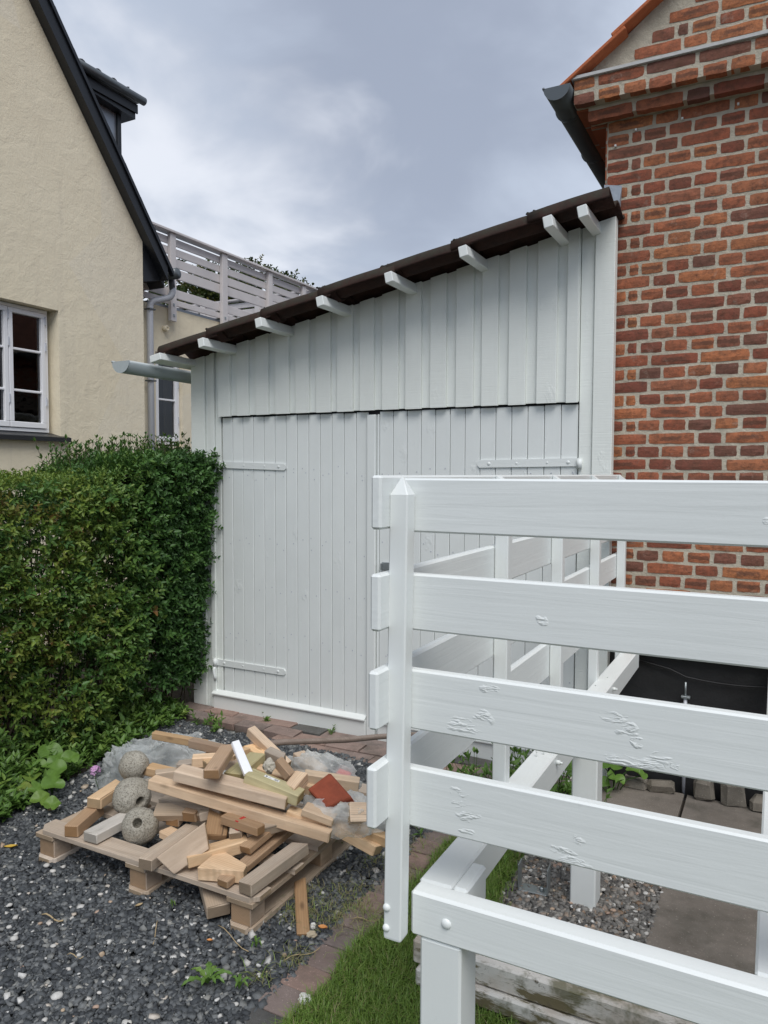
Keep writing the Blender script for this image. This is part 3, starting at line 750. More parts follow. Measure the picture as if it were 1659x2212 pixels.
def hinge(x0, x1, z, par, hand, za=None):
    """strap hinge, hand = -1 knuckle on the left, +1 on the right"""
    h = .021; za = z if za is None else za
    s = obj('hinge_strap', prism([(x0, z - h), (x1 - .012, za - h), (x1, za - h + .012), (x1, za + h - .012), (x1 - .012, za + h), (x0, z + h)] if hand < 0 else [(x0, z - h + .012), (x0 + .012, z - h), (x1, za - h), (x1, za + h), (x0 + .012, z + h), (x0, z + h - .012)], 1, GY - .013, GY - .005, M['paint_door']), None, par)
    for t in (.12, .4, .7, .9):
        xx = x0 + (x1 - x0) * t; rivet((xx, GY - .013, z + (za - z) * t), .0095 if t in (.12, .9) else .006, s, M['paint_door'])
    kx = x0 - .004 if hand < 0 else x1 + .004
    obj('hinge_knuckle', tube_mesh([(kx, GY - .022, z - .026), (kx, GY - .022, z + .024)], .014, M['paint_door']), None, s)
    if hand < 0:
        obj('hinge_hook', tube_mesh([(kx, GY - .022, z - .026), (kx - .004, GY - .030, z - .05), (kx + .001, GY - .028, z - .09), (kx + .006, GY - .024, z - .115)], [.010, .011, .010, .012], M['paint_door']), None, s)
hinge(-3.352, -2.79, 1.672, ld, -1, 1.655); hinge(-3.372, -2.80, .322, ld, -1, .322); hinge(-1.49, -.925, 1.672, rd, 1, 1.68); hinge(-1.49, -.92, .33, rd, 1)
lock = B('hasp_plate', (-2.09, GY - .02, 1.035), (-2.02, GY - .008, 1.085), M['steel'], rd, .002)
B('hasp_staple', (-2.093, GY - .032, 1.04), (-2.082, GY - .02, 1.078), M['steel'], lock, .001)
# nail dimples
nail_V = {}
for (par_, x0_, x1_) in ((ld, -3.312, -2.19), (rd, -2.115, -.934)):
    V = []; Fc = []
    for k in range(13):
        for zr_ in (1.63, 1.60, 1.18, 1.14, .86, .55, .50, .20):
            if rnd.random() < .25: continue
            cx_ = x0_ + (k + rnd.choice((.25, .72, .5)) + rnd.uniform(-.06, .06)) * (x1_ - x0_) / 13; cz_ = zr_ + rnd.uniform(-.03, .03); b_ = len(V)
            V += [(cx_ + math.cos(q * 1.047) * .0042, GY - .0058, cz_ + math.sin(q * 1.047) * .0042) for q in range(6)] + [(cx_, GY - .0072, cz_ + .001)]
            Fc += [(b_ + q, b_ + (q + 1) % 6, b_ + 6) for q in range(6)]
    obj('nail_heads', mesh('nails', V, Fc, M['pipe']), None, par_, kind='stuff')
nv = []; dimp = mesh('nail', [(math.cos(a) * .0035, -.0008 * (1), math.sin(a) * .0035) for a in [k * math.pi / 4 for k in range(8)]] + [(0, .0012, 0)], [(k, (k + 1) % 8, 8) for k in range(8)], M['steel'])
import itertools
# purlins -------------------------------------------------------------
for k, (xr, zb) in enumerate(((-.832, 2.83), (-.992, 2.805), (-1.43, 2.72), (-1.857, 2.632), (-2.294, 2.546), (-2.724, 2.47), (-3.165, 2.389), (-3.525, 2.318))):
    w, h = (.047, .056) if k < 7 else (.092, .045)
    x0 = xr - w; ye = 3.63 + (0.02 if k == 0 else 0)
    cz = ztop(xr - w / 2) - h / 2 - .004
    me = box_mesh(4.3, w, h, .003, M['paint_plain'])
    obj('roof_batten', me, Matrix.Translation((xr - w / 2, ye + 2.15, cz)) @ Matrix.Rotation(-SL, 4, 'Y') @ RZ, gar)
# tiles ----------------------------------------------------------------
def pantile(width, length, mat, verge=False, thick=.016):
    prof = []; n = 9
    for i in range(n):
        t = i / (n - 1); y = t * width
        z = .024 * math.cos(t * 2 * math.pi) + .008
        prof.append((y, z))
    if verge: prof = [(-.024, -.014), (-.018, .010), (-.007, .027)] + prof
    V = []; L = 4
    for j in range(L + 1):
        s = j / L
        for (y, z) in prof: V.append((s * length, y, z + (1 - s) * .0 + .004 * math.sin(s * 3.1)))
        for (y, z) in prof: V.append((s * length, y, z - thick + .004 * math.sin(s * 3.1)))
    m_ = len(prof); Fc = []
    for j in range(L):
        a = j * 2 * m_; b_ = a + 2 * m_
        for i in range(m_ - 1):
            Fc.append((a + i, b_ + i, b_ + i + 1, a + i + 1)); Fc.append((a + m_ + i, a + m_ + i + 1, b_ + m_ + i + 1, b_ + m_ + i))
        Fc.append((a, a + m_, b_ + m_, b_)); Fc.append((a + m_ - 1, b_ + m_ - 1, b_ + 2 * m_ - 1, a + 2 * m_ - 1))
    for a in (0, L * 2 * m_):
        for i in range(m_ - 1): Fc.append((a + i, a + i + 1, a + m_ + i + 1, a + m_ + i) if a == 0 else (a + i, a + m_ + i, a + m_ + i + 1, a + i + 1))
    me = mesh('tile', V, Fc, mat, True)
    import bmesh
    bm = bmesh.new(); bm.from_mesh(me); bmesh.ops.recalc_face_normals(bm, faces=bm.faces); bm.to_mesh(me); bm.free()
    return me
tv = [pantile(.205, .50, M['old_tile'], True, .016) for q in range(1)]; tt = pantile(.205, .50, M['old_tile'], False, .015)
for r_ in range(7):
    xs = -3.60 + r_ * .411
    for c_ in range(21):
        yy = 3.70 + c_ * .205
        me = tv[0] if c_ == 0 else tt
        tilt = -SL + .030 + rnd.uniform(-.008, .008)   # each tile laps over the one below it
        zz = ztop(xs) + .036 + (.0 if c_ else .0)
        L_ = 1.0
        obj('roof_tile', me, Matrix.Translation((xs + rnd.uniform(-.006, .006), yy + rnd.uniform(-.004, .004), zz + rnd.uniform(-.003, .003))) @ Matrix.Rotation(tilt, 4, 'Y') @ Matrix.Diagonal((.80 if r_ == 6 else 1, 1, 1, 1)), gar)
# moss lumps on the laps
P = []
for r_ in range(1, 7):
    for q in range(14):
        xs = -3.60 + r_ * .411; P.append((xs + rnd.uniform(-.03, .05), 3.70 + abs(rnd.gauss(0, .12)), ztop(xs) + .076 + rnd.uniform(-.01, .004)))
ms_o = round_stones('moss', np.array(P), nr.uniform(.010, .026, len(P)), plain('dark_moss', (.035, .034, .024), .95, bump=1, bscale=200), np.zeros(len(P)), kind='stuff')
ms_o.parent = gar; ms_o.matrix_basis = WM[gar.name].inverted()
# gutter on the eaves
def gutter(x, z, r, y0, y1, mat, par, rings=(), name='gutter', seg=14):
    V = []; Fc = []
    t = .003
    for y in (y0, y1):
        for rr in (r, r - t):
            for i in range(seg + 1):
                a = math.pi + math.pi * i / seg; V.append((x + math.cos(a) * rr, y, z + math.sin(a) * rr))
    s = seg + 1
    for i in range(seg):
        Fc.append((i, i + 1, 2 * s + i + 1, 2 * s + i)); Fc.append((s + i, 3 * s + i, 3 * s + i + 1, s + i + 1))
        Fc.append((i, s + i, s + i + 1, i + 1))
    Fc.append((0, 2 * s, 3 * s, s)); Fc.append((seg, s + seg, 3 * s + seg, 2 * s + seg))
    g = obj(name, mesh(name, V, Fc, mat, True), None, par)
    # end cap and rolled edges
    cp = [(x + math.cos(math.pi + math.pi * i / seg) * (r + .001), z + math.sin(math.pi + math.pi * i / seg) * (r + .001)) for i in range(seg + 1)]
    obj('end_cap', prism(cp, 1, y0 - .004, y0, mat), None, g)
    obj('rolled_edge', tube_mesh([(x - r, y0 - .004, z), (x - r, y1, z)], .007, mat, 8), None, g)
    for yr in rings:
        pts = [(x + math.cos(math.pi + math.pi * i / seg) * (r + .003), yr, z + math.sin(math.pi + math.pi * i / seg) * (r + .003)) for i in range(seg + 1)]
        obj('joint_band', tube_mesh(pts, .005, mat, 6), None, g)
    return g
gutter(-3.725, 2.325, .075, 3.49, 7.9, M['zinc'], gar, (5.6,))

# ================================================================== BRICK HOUSE
BY = 4.062
bh = empty('brick_house', (0, BY, 0), 'red brick house with pale lime joints, corbelled cornice and orange roof tiles', 'house')
obj('wall', prism([(-.83, 0), (5, 0), (5, 3.64), (-.83, 3.64)], 1, BY, 11, M['mortar']), None, bh)
obj('side_wall', prism([(BY, 0), (11, 0), (11, 3.5), (BY, 3.5)], 0, -.836, -.829, M['brick_side']), None, bh)
obj('plinth', prism([(-.845, -.05), (5.02, -.05), (5.02, .70), (-.845, .70)], 1, 4.03, BY + .02, M['tar']), None, bh)
def rake(x): return 3.600 + .752 * (x + 1.0)       # underside of the verge tiles
GYF = 3.985
obj('gable', prism([(-.97, 3.60), (1.6, 3.60), (1.6, rake(1.6)), (-.97, rake(-.97))], 1, GYF, 10.9, M['render_patch']), None, bh)
# brick shapes
def brick_mesh(L, H, seed, D=.05):
    r = random.Random(seed); nx = 6 if L > .15 else 4; nz = 3
    V = []; e = .0036; cc = .0022
    for j in range(nz + 1):
        for i in range(nx + 1):
            edge = (i in (0, nx)) + (j in (0, nz))
            x = -L / 2 + L * i / nx + (r.uniform(-e, e) if 0 < i < nx else r.uniform(-e, .001) * (1 if i == 0 else -1) * -1)
            z = -H / 2 + H * j / nz + r.uniform(-e, e) * (.6 if j in (0, nz) else 1)
            y = (.0 if edge == 0 else .0012 + edge * .001) + r.uniform(-.0012, .0012)
            if edge == 2: x -= cc * (1 if i else -1); z -= cc * .7 * (1 if j else -1)
            V.append((x, y, z))
    W_ = nx + 1; Fc = []
    for j in range(nz):
        for i in range(nx): a = j * W_ + i; Fc.append((a, a + 1, a + W_ + 1, a + W_))
    base = len(V); ring = [i for i in range(W_)] + [j * W_ + nx for j in range(1, nz + 1)] + [nz * W_ + i for i in range(nx - 1, -1, -1)] + [j * W_ for j in range(nz - 1, 0, -1)]
    for q in ring: V.append((V[q][0] * 1.01, D, V[q][2] * 1.01))
    n = len(ring)
    for i in range(n): Fc.append((ring[i], base + i, base + (i + 1) % n, ring[(i + 1) % n]))
    me = mesh('brick', V, Fc, M['brick'], False)
    return me
BM = {('s', k): brick_mesh(.2205, .0518, k) for k in range(7)}
BM.update({('h', k): brick_mesh(.1055, .0518, 50 + k) for k in range(7)})
BM.update({('q', k): brick_mesh(.047, .051, 90 + k) for k in range(4)})
LW = {'s': .2215, 'h': .1065, 'q': .047}
bricks = []      # (kind, x centre, z centre, yfront)
def course(zc, x0, x1, yf, row, lim=None, pattern=None):
    x = x0; k = 0; seq = pattern
    while x < x1:
        if seq: kd = seq[k % len(seq)]
        elif row % 2: kd = 'h' if k != 1 else 'q'
        else: kd = ('s', 'h', 's', 's', 'h', 's', 'h')[(k + row) % 7] if k else 's'
        g = .0140 + rnd.uniform(-.004, .004)
        bricks.append((kd, x + LW[kd] / 2, zc + rnd.uniform(-.0025, .0025), yf))
        x += LW[kd] + g; k += 1
for i in range(42):
    z = .733 + i * .0667
    course(z, -.826, .75, BY - .0045, i)
for i in range(18):       # gable above the cornice
    z = 3.700 + i * .0667
    xl = -1.0 + (z + .04 - 3.60) / .752 + .10
    course(z, xl + rnd.uniform(0, .05), 1.1, GYF - .005, i, pattern=None if i else None)
course(3.590, -.975, .75, 3.925, 0, pattern=('h', 's', 's', 's'))
course(3.522, -.975, .75, 3.925, 1, pattern=('h', 'h', 'h'))
course(3.452, -.915, .75, 3.985, 0, pattern=('s', 's', 'h'))
bricks = [b for b in bricks if b[1] < .9]
def keyv(b):      # what shows largest first: inside the frame and not behind the deck boards
    kd, x, z, yf = b
    return (0 if x < .03 else 1, abs(z - 2.3) if z > 1.15 else 3 + (1.2 - z), x)
bricks.sort(key=keyv)
for b in bricks[:300]:
    kd, x, z, yf = b
    obj('brick', BM[(kd, rnd.randrange(4 if kd == 'q' else 7))], Matrix.Translation((x, yf, z)) @ Matrix.Rotation(rnd.uniform(-.012, .012), 4, 'Y'), bh)
Vs, Fs, Ts = [], [], []; off = 0
for b in bricks[300:]:
    kd, x, z, yf = b; me = BM[(kd, rnd.randrange(4 if kd == 'q' else 7))]; t = rnd.random()
    for v in me.vertices: Vs.append((v.co.x + x, v.co.y + yf, v.co.z + z))
    for p in me.polygons: Fs.append([off + q for q in p.vertices]); Ts.append(t)
    off += len(me.vertices)
me = mesh('bricks', Vs, Fs, M['brick']); a = me.attributes.new('tint', 'FLOAT', 'FACE'); a.data.foreach_set('value', Ts)
obj('bricks', me, None, bh, kind='stuff')
# cornice blocks (mortar bodies behind the bricks), returned along the eaves side
obj('cornice', prism([(-.972, 3.4985), (1.6, 3.4985), (1.6, 3.625), (-.972, 3.625)], 1, 3.929, GYF + .02, M['mortar']), None, bh)
obj('cornice_step', prism([(-.912, 3.434), (1.6, 3.434), (1.6, 3.4975), (-.912, 3.4975)], 1, 3.990, BY + .01, M['mortar']), None, bh)
obj('mortar_fillet', prism([(3.920, 3.617), (3.914, 3.620), (3.916, 3.636), (3.99, 3.668), (3.99, 3.617)], 0, -.985, 1.6, plain('pale_mortar', (.46, .46, .45), .9, bump=.8, bscale=50)), None, bh)
obj('eaves_corbel', prism([(-.975, 3.49), (-.84, 3.49), (-.84, 3.6), (-.975, 3.6)], 1, 4.0, 10.9, M['brick_side']), None, bh)
obj('eaves_corbel', prism([(-.915, 3.42), (-.84, 3.42), (-.84, 3.489), (-.915, 3.489)], 1, 4.07, 10.9, M['brick_side']), None, bh)
# roof tiles, orange
SR = math.atan(.752)
rt = pantile(.21, .42, M['red_tile'], False, .016); rv = pantile(.21, .42, M['red_tile'], True, .016)
def flat_tile(L, w, t, mat): return box_mesh(L, w, t, .004, mat)
for r_ in range(10):
    s = r_ * .325; xs = -1.035 + s * math.cos(SR); zs = rake(xs) + .010
    for c_ in range(9):
        if c_ == 0:
            me = flat_tile(.39, .20, .020, M['red_tile']); Mx = Matrix.Translation((xs, 3.905, zs)) @ Matrix.Rotation(-SR + .05, 4, 'Y') @ Matrix.Translation((.19, .1, .012))
        else:
            me = rt; Mx = Matrix.Translation((xs, 3.905 + c_ * .21 - .01, zs + .02)) @ Matrix.Rotation(-SR + .05, 4, 'Y')
        obj('roof_tile', me, Mx, bh)
obj('roof', prism([(-.95, rake(-.95) + .005), (2.6, rake(2.6) + .005), (5.2, 4.3), (5.2, 4.2), (2.6, rake(2.6) - .06), (-.9, rake(-.9) - .03)], 1, 5.8, 10.9, plain('far_roof_tiles', (.20, .085, .055), .9, bump=.5, var=.3)), None, bh)
gutter(-1.045, 3.580, .068, 3.865, 10.5, M['zinc_dark'], bh, (4.12, 4.72, 6.2))
fl_ = obj('lead_flashing', mesh('flash', [(-.838, 4.052, 3.115), (-.748, 4.05, 3.095), (-.752, 4.046, 2.99), (-.765, 4.02, 2.93), (-.838, 4.03, 2.96), (-.838, 4.045, 3.05)], [(0, 1, 2, 3, 4, 5)], M['lead']), None, bh)
md = fl_.modifiers.new('thickness', 'SOLIDIFY'); md.thickness = .006
# cornice wire clips
for (x, z) in ((-.79, 3.30), (-.69, 3.36), (-.47, 3.37), (-.22, 3.385)):
    B('wire_clip', (x, BY - .016, z), (x + .009, BY, z + .011), M['sticker'], bh, .001)
# earthing pipe against the plinth, and a thin black cable
cond = empty('earthing_pipe', (-.378, 4.0, 0), 'thin grey earthing pipe clamped to the black plinth', 'pipe')
obj('pipe', tube_mesh([(-.378, 4.0, -.05), (-.380, 4.0, .50)], .009, M['pipe'], 10), None, cond)
obj('rod', tube_mesh([(-.380, 4.0, .49), (-.381, 4.0, .575)], .005, M['steel'], 8), None, cond)
for z in (.50, .46): B('clamp', (-.40, 3.985, z - .006), (-.358, 4.012, z + .006), M['steel'], cond, .002)
pts = [(-.62 + k * .08, 4.012, .66 - .055 * math.sin(k / 9 * 2.6) - (.02 if k > 2 else 0)) for k in range(10)]
tag(obj('cable', tube_mesh(pts, .004, M['tar'], 6)), 'thin black cable sagging along the tarred plinth', 'cable')
# cobbles at the foot of the plinth
cob = 0
for x0, w, h, l in ((-.66, .11, .05, 'long flat cobble lying left of the others by the plinth'), (-.54, .12, .06, 'flat brown cobble left of the earthing pipe'), (-.33, .095, .11, 'tall cobble just right of the earthing pipe'), (-.20, .10, .12, 'tall square cobble beside the dark gap'), (-.07, .13, .075, 'low cobble at the right end of the visible row'), (.09, .1, .1, 'cobble beyond the right deck joist'), (.22, .1, .09, 'cobble furthest along the plinth')):
    me = box_mesh(w, .085, h, .018, M['cobble']).copy(); r = random.Random(cob)
    for v in me.vertices: v.co += Vector((r.uniform(-.010, .010), r.uniform(-.008, .008), r.uniform(-.008, .010)))
    obj('cobble', me, Matrix.Translation((x0 + w / 2, 3.955, h / 2 + .008)) @ Matrix.Rotation(r.uniform(-.08, .08), 4, 'Y') @ Matrix.Rotation(r.uniform(-.2, .2), 4, 'Z'), None, label=l, cat='stone', group='cobbles along the black plinth'); cob += 1

# ================================================================== WHITE DECK FRAME AND RAILING
dk = empty('deck_frame', (-.69, 1.4, 0), 'unfinished raised deck frame with white slatted railing, joists and square legs', 'deck')
def post(x0, x1, y0, y1, z0, z1, kind='slant', lean=0):
    c = ((x0 + x1) / 2, (y0 + y1) / 2, (z0 + z1) / 2); b = .003
    ring = [(x0 + b, y0), (x1 - b, y0), (x1, y0 + b), (x1, y1 - b), (x1 - b, y1), (x0 + b, y1), (x0, y1 - b), (x0, y0 + b)]
    V = []; lv = [z0, z0 + .004, z1 - .04]
    for q, z in enumerate(lv):
        for (x, y) in ring:
            k = .96 if q == 0 else 1
            zz = z
            if q == 2 and kind == 'slant': zz = z1 - .030 * (x - x0) / (x1 - x0)
            V.append((-(zz - c[2]), (y - c[1]) * k, (x - c[0]) * k + lean * (zz - z1)))
    n = 8; Fc = [tuple(range(n))]
    for q in range(2):
        for i in range(n): Fc.append((q * n + i, q * n + (i + 1) % n, (q + 1) * n + (i + 1) % n, (q + 1) * n + i))
    if kind == 'slant': Fc.append(tuple(range(2 * n, 3 * n)))
    else:
        V.append((-(z1 - c[2]), 0, 0))
        for i in range(n): Fc.append((2 * n + i, 2 * n + (i + 1) % n, 3 * n))
    me = mesh('post', V, Fc, M['paint_plain'])
    import bmesh
    bm = bmesh.new(); bm.from_mesh(me); bmesh.ops.recalc_face_normals(bm, faces=bm.faces); bm.to_mesh(me); bm.free()
    return obj('post', me, Matrix.Translation(c) @ RY, dk)
p0 = post(-.7125, -.6710, 1.385, 1.4235, .622, 1.615, 'pyramid', lean=.012)
for yy in (2.04, 2.65, 3.28, 3.90): post(-.7115, -.6710, yy, yy + .04, .622, 1.615)
KN = ([(-.012, 1.535, .012, .012)],
      [(-.395, 1.335, .012, .010)],
      [(-.505, 1.185, .022, .012), (-.555, 1.100, .042, .020), (-.515, 1.125, .02, .015), (-.262, 1.165, .030, .014), (-.235, 1.145, .026, .012), (-.215, 1.125, .015, .01), (-.222, 1.085, .055, .016), (-.17, 1.098, .03, .01)],
      [(-.572, .958, .022, .010), (-.565, .935, .018, .009), (-.548, .91, .03, .010), (-.552, .878, .02, .009), (-.325, .915, .02, .008), (-.345, .885, .03, .008), (-.330, .868, .035, .009)])
for (z0, z1), kn in zip(((1.4955, 1.609), (1.287, 1.4075), (1.0735, 1.2025), (.8605, .990)), KN):
    cx_, cz_ = (1.15 - .7115) / 2, (z0 + z1) / 2
    B('rail_board', (-.7115, 1.4245, z0), (1.15, 1.4495, z1), paint_gouged('white_paint_torn_knots', [(x - cx_, z - cz_, a, b_) for (x, z, a, b_) in kn]), dk, .004)
for (z0, z1), j in zip(((1.504, 1.615), (1.294, 1.412), (1.090, 1.212), (.885, 1.014)), (.034, .031, .023, .015)):
    B('rail_board', (-.7365 + 0, 1.312 + j, z0), (-.7127, 4.0, z1), M['paint'], dk, .005)
B('front_beam', (-.6790, 1.4250, .620), (1.15, 1.475, .719), M['paint'], dk, .006)
B('joist', (-.682, 1.4765, .625), (-.604, 3.98, .7195), M['paint_plain'], dk, .005)
B('joist_packer', (-.6035, 1.4765, .64), (-.568, 1.60, .7205), M['paint_plain'], dk, .006)
B('joist', (-.012, 1.4765, .625), (.062, 3.98, .7195), M['paint_plain'], dk, .005)
B('joist', (.62, 1.4765, .625), (.70, 3.98, .7195), M['paint_plain'], dk, .005)
B('ledger', (-.60, 3.985, .69), (1.15, 4.026, .79), M['paint_plain'], dk, .004)
B('leg', (-.658, 1.429, -.05), (-.563, 1.524, .6195), M['paint_plain'], dk, .005)
B('leg', (-.648, 2.747, -.05), (-.554, 2.842, .624), M['paint_plain'], dk, .005)
B('leg', (.55, 1.429, -.05), (.645, 1.524, .6195), M['paint_plain'], dk, .005)
B('leg', (.55, 2.747, -.05), (.645, 2.842, .624), M['paint_plain'], dk, .005)
post(1.10, 1.1415, 1.385, 1.4235, .622, 1.615, 'pyramid')
rivet((-.716, 1.3852, .691), .0088, p0, M['paint_plain'], flat=.75); rivet((-.7168, 1.3852, .646), .0085, p0, M['paint_plain'], flat=.75)
rivet((-.5945, 1.4252, .668), .0115, dk, M['paint_plain'], flat=.6)
for (x, y, h) in ((-.655, 2.30, .018), (-.64, 2.33, .02), (-.66, 2.46, .006), (-.63, 2.60, .005), (-.65, 1.9, .004), (-.66, 3.2, .005), (-.64, 3.35, .006)):
    n_ = obj('nail', tube_mesh([(x, y, .718), (x + .001, y, .718 + h)], .0016, M['paint_plain'], 6), None, dk)
    obj('nail_head', tube_mesh([(x + .001, y, .718 + h), (x + .001, y, .7195 + h)], .0042, M['paint_plain'], 8), None, n_)
for (y, z) in ((2.35, .695), (3.28, .695), (3.30, .655), (1.50, .69)):
    xx = -.6035 if y > 1.6 else -.5675
    b_ = obj('nut', tube_mesh([(xx, y, z), (xx + .012, y, z)], .008, M['paint_plain'], 6), None, dk)
    obj('bolt_end', tube_mesh([(xx + .012, y, z), (xx + .02, y, z)], .004, M['paint_plain'], 6), None, b_)

# weathered planks on the ground
for (x0, x1, y0, y1, z0, z1, l) in ((-.972, .55, 2.058, 2.16, .088, .163, 'topmost weathered white plank with moss and flaking paint behind the deck leg'), (-.955, .60, 2.040, 2.15, .030, .086, 'middle weathered plank of the stack behind the deck leg, paler face'), (-.93, .55, 2.06, 2.17, -.01, .028, 'lowest plank of the weathered stack lying on the ground')):
    B('weathered_plank', (x0, y0, z0), (x1, y1, z1), M['flaked'], None, .006, label=l, cat='plank', group='weathered white planks stacked under the deck')
# U-shaped post bracket
ub = empty('post_bracket', (-.79, 2.77, 0), 'galvanised steel U-shaped post bracket standing in the grey gravel', 'bracket')
Rb = Matrix.Translation((-.79, 2.768, 0)) @ Matrix.Rotation(.08, 4, 'Z')
obj('base_plate', box_mesh(.106, .055, .005, .001, M['steel']), Rb @ Matrix.Translation((0, 0, .014)), ub)
for s in (-1, 1): obj('side_plate', box_mesh(.100, .055, .005, .001, M['steel']), Rb @ Matrix.Translation((s * .0555, 0, .064)) @ RY, ub)
obj('bolt', tube_mesh([(0, 0, .016), (0, 0, .03)], .009, M['steel'], 6), Rb @ Matrix.Translation((.03, 0, 0)), ub)

# ================================================================== LEFT HOUSE
HX = -6.0
lh = empty('gabled_house', (HX, 4.5, 0), 'cream rendered house with steep black roof, small dormer and white windows', 'house')
def sof(y): return 4.78 - 1.335 * (y - 5.389)
W0, W1, WZ0, WZ1 = 3.62, 4.875, 1.985, 3.125
Yr = 3.2; zr = sof(Yr)
def gz(y): return sof(y) if y >= Yr else zr - 1.335 * (Yr - y)
def gpanel(y0, y1, z0, z1=None):
    a = gz(y0) if z1 is None else z1; b_ = gz(y1) if z1 is None else z1
    P_ = [(y0, z0), (y1, z0), (y1, b_)]
    if z1 is None and y0 < Yr < y1: P_.append((Yr, zr))
    P_.append((y0, a))
    return prism(P_, 0, HX - .32, HX, M['stucco'])
obj('wall', gpanel(-1.5, W0, 0), None, lh); obj('wall', gpanel(W0, W1, 0, WZ0 - .03), None, lh); obj('wall', gpanel(W0, W1, WZ1), None, lh); obj('wall', gpanel(W1, 5.94, 0), None, lh)
def window(y0, y1, z0, z1, x, par, sashes, mun, mat, deep=.06):
    wi = empty('window', (x, (y0 + y1) / 2, z0), parent=par); f = .032
    for (a, b_, c, d) in ((y0, y1, z0, z0 + f), (y0, y1, z1 - f, z1), (y0, y0 + f, z0 + f, z1 - f), (y1 - f, y1, z0 + f, z1 - f)):
        B('frame', (x - .07, a, c), (x, b_, d), mat, wi, .003)
    iy0, iy1 = y0 + f, y1 - f; w = (iy1 - iy0) / sashes
    for s in range(sashes):
        a = iy0 + s * w + .003; b_ = iy0 + (s + 1) * w - .003; g = .042; z0i = z0 + f + .004; z1i = z1 - f - .004
        for q, (p, r, c, d) in enumerate(((a, b_, z0i, z0i + g + .01), (a, b_, z1i - g, z1i), (a, a + g, z0i + g + .01, z1i - g), (b_ - g, b_, z0i + g + .01, z1i - g))):
            B('sash_bar', (x - .055, p, c), (x + .012, r, d), mat, wi, .004)
        for z in mun: B('glazing_bar', (x - .035, a + g, z - .011), (x + .004, b_ - g, z + .011), mat, wi, .004)
        zz = [z0i + g + .01] + list(mun) + [z1i - g]
        for k in range(len(zz) - 1):
            me = mesh('pane', [(x - .018, a + g - .004, zz[k]), (x - .018, b_ - g + .004, zz[k]), (x - .018, b_ - g + .004, zz[k + 1]), (x - .018, a + g - .004, zz[k + 1])], [(0, 1, 2, 3)], M['glass'])
            obj('pane', me, None, wi)
        for zh in (z0 + .25, z1 - .38, z1 - .14): B('hinge', (x + .0, b_ - .004, zh), (x + .02, b_ + .008, zh + .08), M['pipe'], wi, .002)
    return wi
w1 = window(W0, W1 - .045, WZ0, WZ1 - .005, HX - .10, lh, 3, (2.355, 2.725), M['paint_window'])
obj('window_sill', prism([(HX - .12, WZ0), (HX + .055, WZ0 - .035), (HX + .055, WZ0 - .075), (HX - .12, WZ0 - .06)][::1], 1, W0 - .08, W1 + .09, M['black_tile']) if False else prism([(HX - .12, WZ0 - .002), (HX + .06, WZ0 - .045), (HX + .06, WZ0 - .085), (HX - .12, WZ0 - .06)], 1, W0 - .06, W1 + .07, M['black_tile']), None, lh)
obj('dark_interior', prism([(-9, 1.0), (HX - .33, 1.0), (HX - .33, 3.4), (-9, 3.4)], 1, 2.4, 5.6, M['dark_room']), None, lh) if False else None
# simple room behind the window: back wall and side, floor and a pale curtain
B('room_back', (-8.6, 2.2, .6), (-8.55, 5.6, 3.5), M['dark_room'], lh, 0)
B('room_side', (-8.6, 5.55, .6), (-6.33, 5.6, 3.5), M['dark_room'], lh, 0); B('room_side', (-8.6, 2.2, .6), (-6.33, 2.25, 3.5), M['dark_room'], lh, 0)
B('room_floor', (-8.6, 2.2, .55), (-6.33, 5.6, .6), M['dark_room'], lh, 0); B('room_ceiling', (-8.6, 2.2, 3.45), (-6.33, 5.6, 3.5), M['dark_room'], lh, 0)
obj('pale_door_seen_inside', box_mesh(.9, .35, .04, .005, M['room_pale']), Matrix.Translation((-8.4, 5.0, 2.3)) @ RY, lh)
V = []; Fc = []   # ribbed white vase on the inner sill
for j in range(7):
    rr = (.05, .085, .1, .105, .1, .08, .05)[j]
    for i in range(24):
        a = i * math.pi / 12; q = rr * (1 + (.05 if i % 2 else 0)); V.append((math.cos(a) * q, math.sin(a) * q, j * .045))
for j in range(6):
    for i in range(24): Fc.append((j * 24 + i, j * 24 + (i + 1) % 24, j * 24 + 24 + (i + 1) % 24, j * 24 + 24 + i))
tag(obj('vase', mesh('vase', V, Fc, M['paint_window'], True), Matrix.Translation((-6.25, 4.30, 2.0))), 'white ribbed vase standing inside the left house window', 'vase')
# roof
def top(y): return 4.963 - 1.36 * (y - 5.434)
def roofslab(x0, x1, lo, hi, y0, y1, mat):
    return prism([(y0, lo(y0)), (y1, lo(y1)), (y1, hi(y1)), (y0, hi(y0))], 0, x0, x1, mat)
obj('verge_board', roofslab(HX + .004, HX + .105, lambda y: sof(y) - .005, lambda y: top(y) - .035, Yr, 6.20, M['black_paint']), None, lh)
obj('verge_trim', roofslab(HX + .07, HX + .125, lambda y: top(y) - .075, lambda y: top(y) - .02, Yr, 6.27, M['black_paint']), None, lh)
obj('roof', roofslab(-14, HX + .004, lambda y: sof(y) + .002, lambda y: top(y) - .04, Yr, 6.25, M['black_tile']), None, lh)
tmir = lambda y: top(2 * Yr - y)
obj('roof', prism([(Yr, zr), (0.1, zr - 1.36 * 3.1), (0.1, zr - 1.36 * 3.1 + .2), (Yr, top(Yr) - .04)], 0, -14, HX + .1, M['black_tile']), None, lh)
L_ = .34; s = 0; ux = 1 / math.hypot(1, 1.36); 
ct = box_mesh(.40, .30, .022, .003, M['black_tile'])
y = 6.24
while y > Yr + .1:
    for c_ in range(3):
        Mx = Matrix.Translation((HX + .10 - .14 - c_ * .30, y - .19 * ux, top(y) + 1.36 * ux * .19 - .012)) @ Matrix.Rotation(-math.atan(1.36) - .03, 4, 'X') @ RZ
        obj('roof_tile', ct, Mx, lh)
    y -= .34 * ux
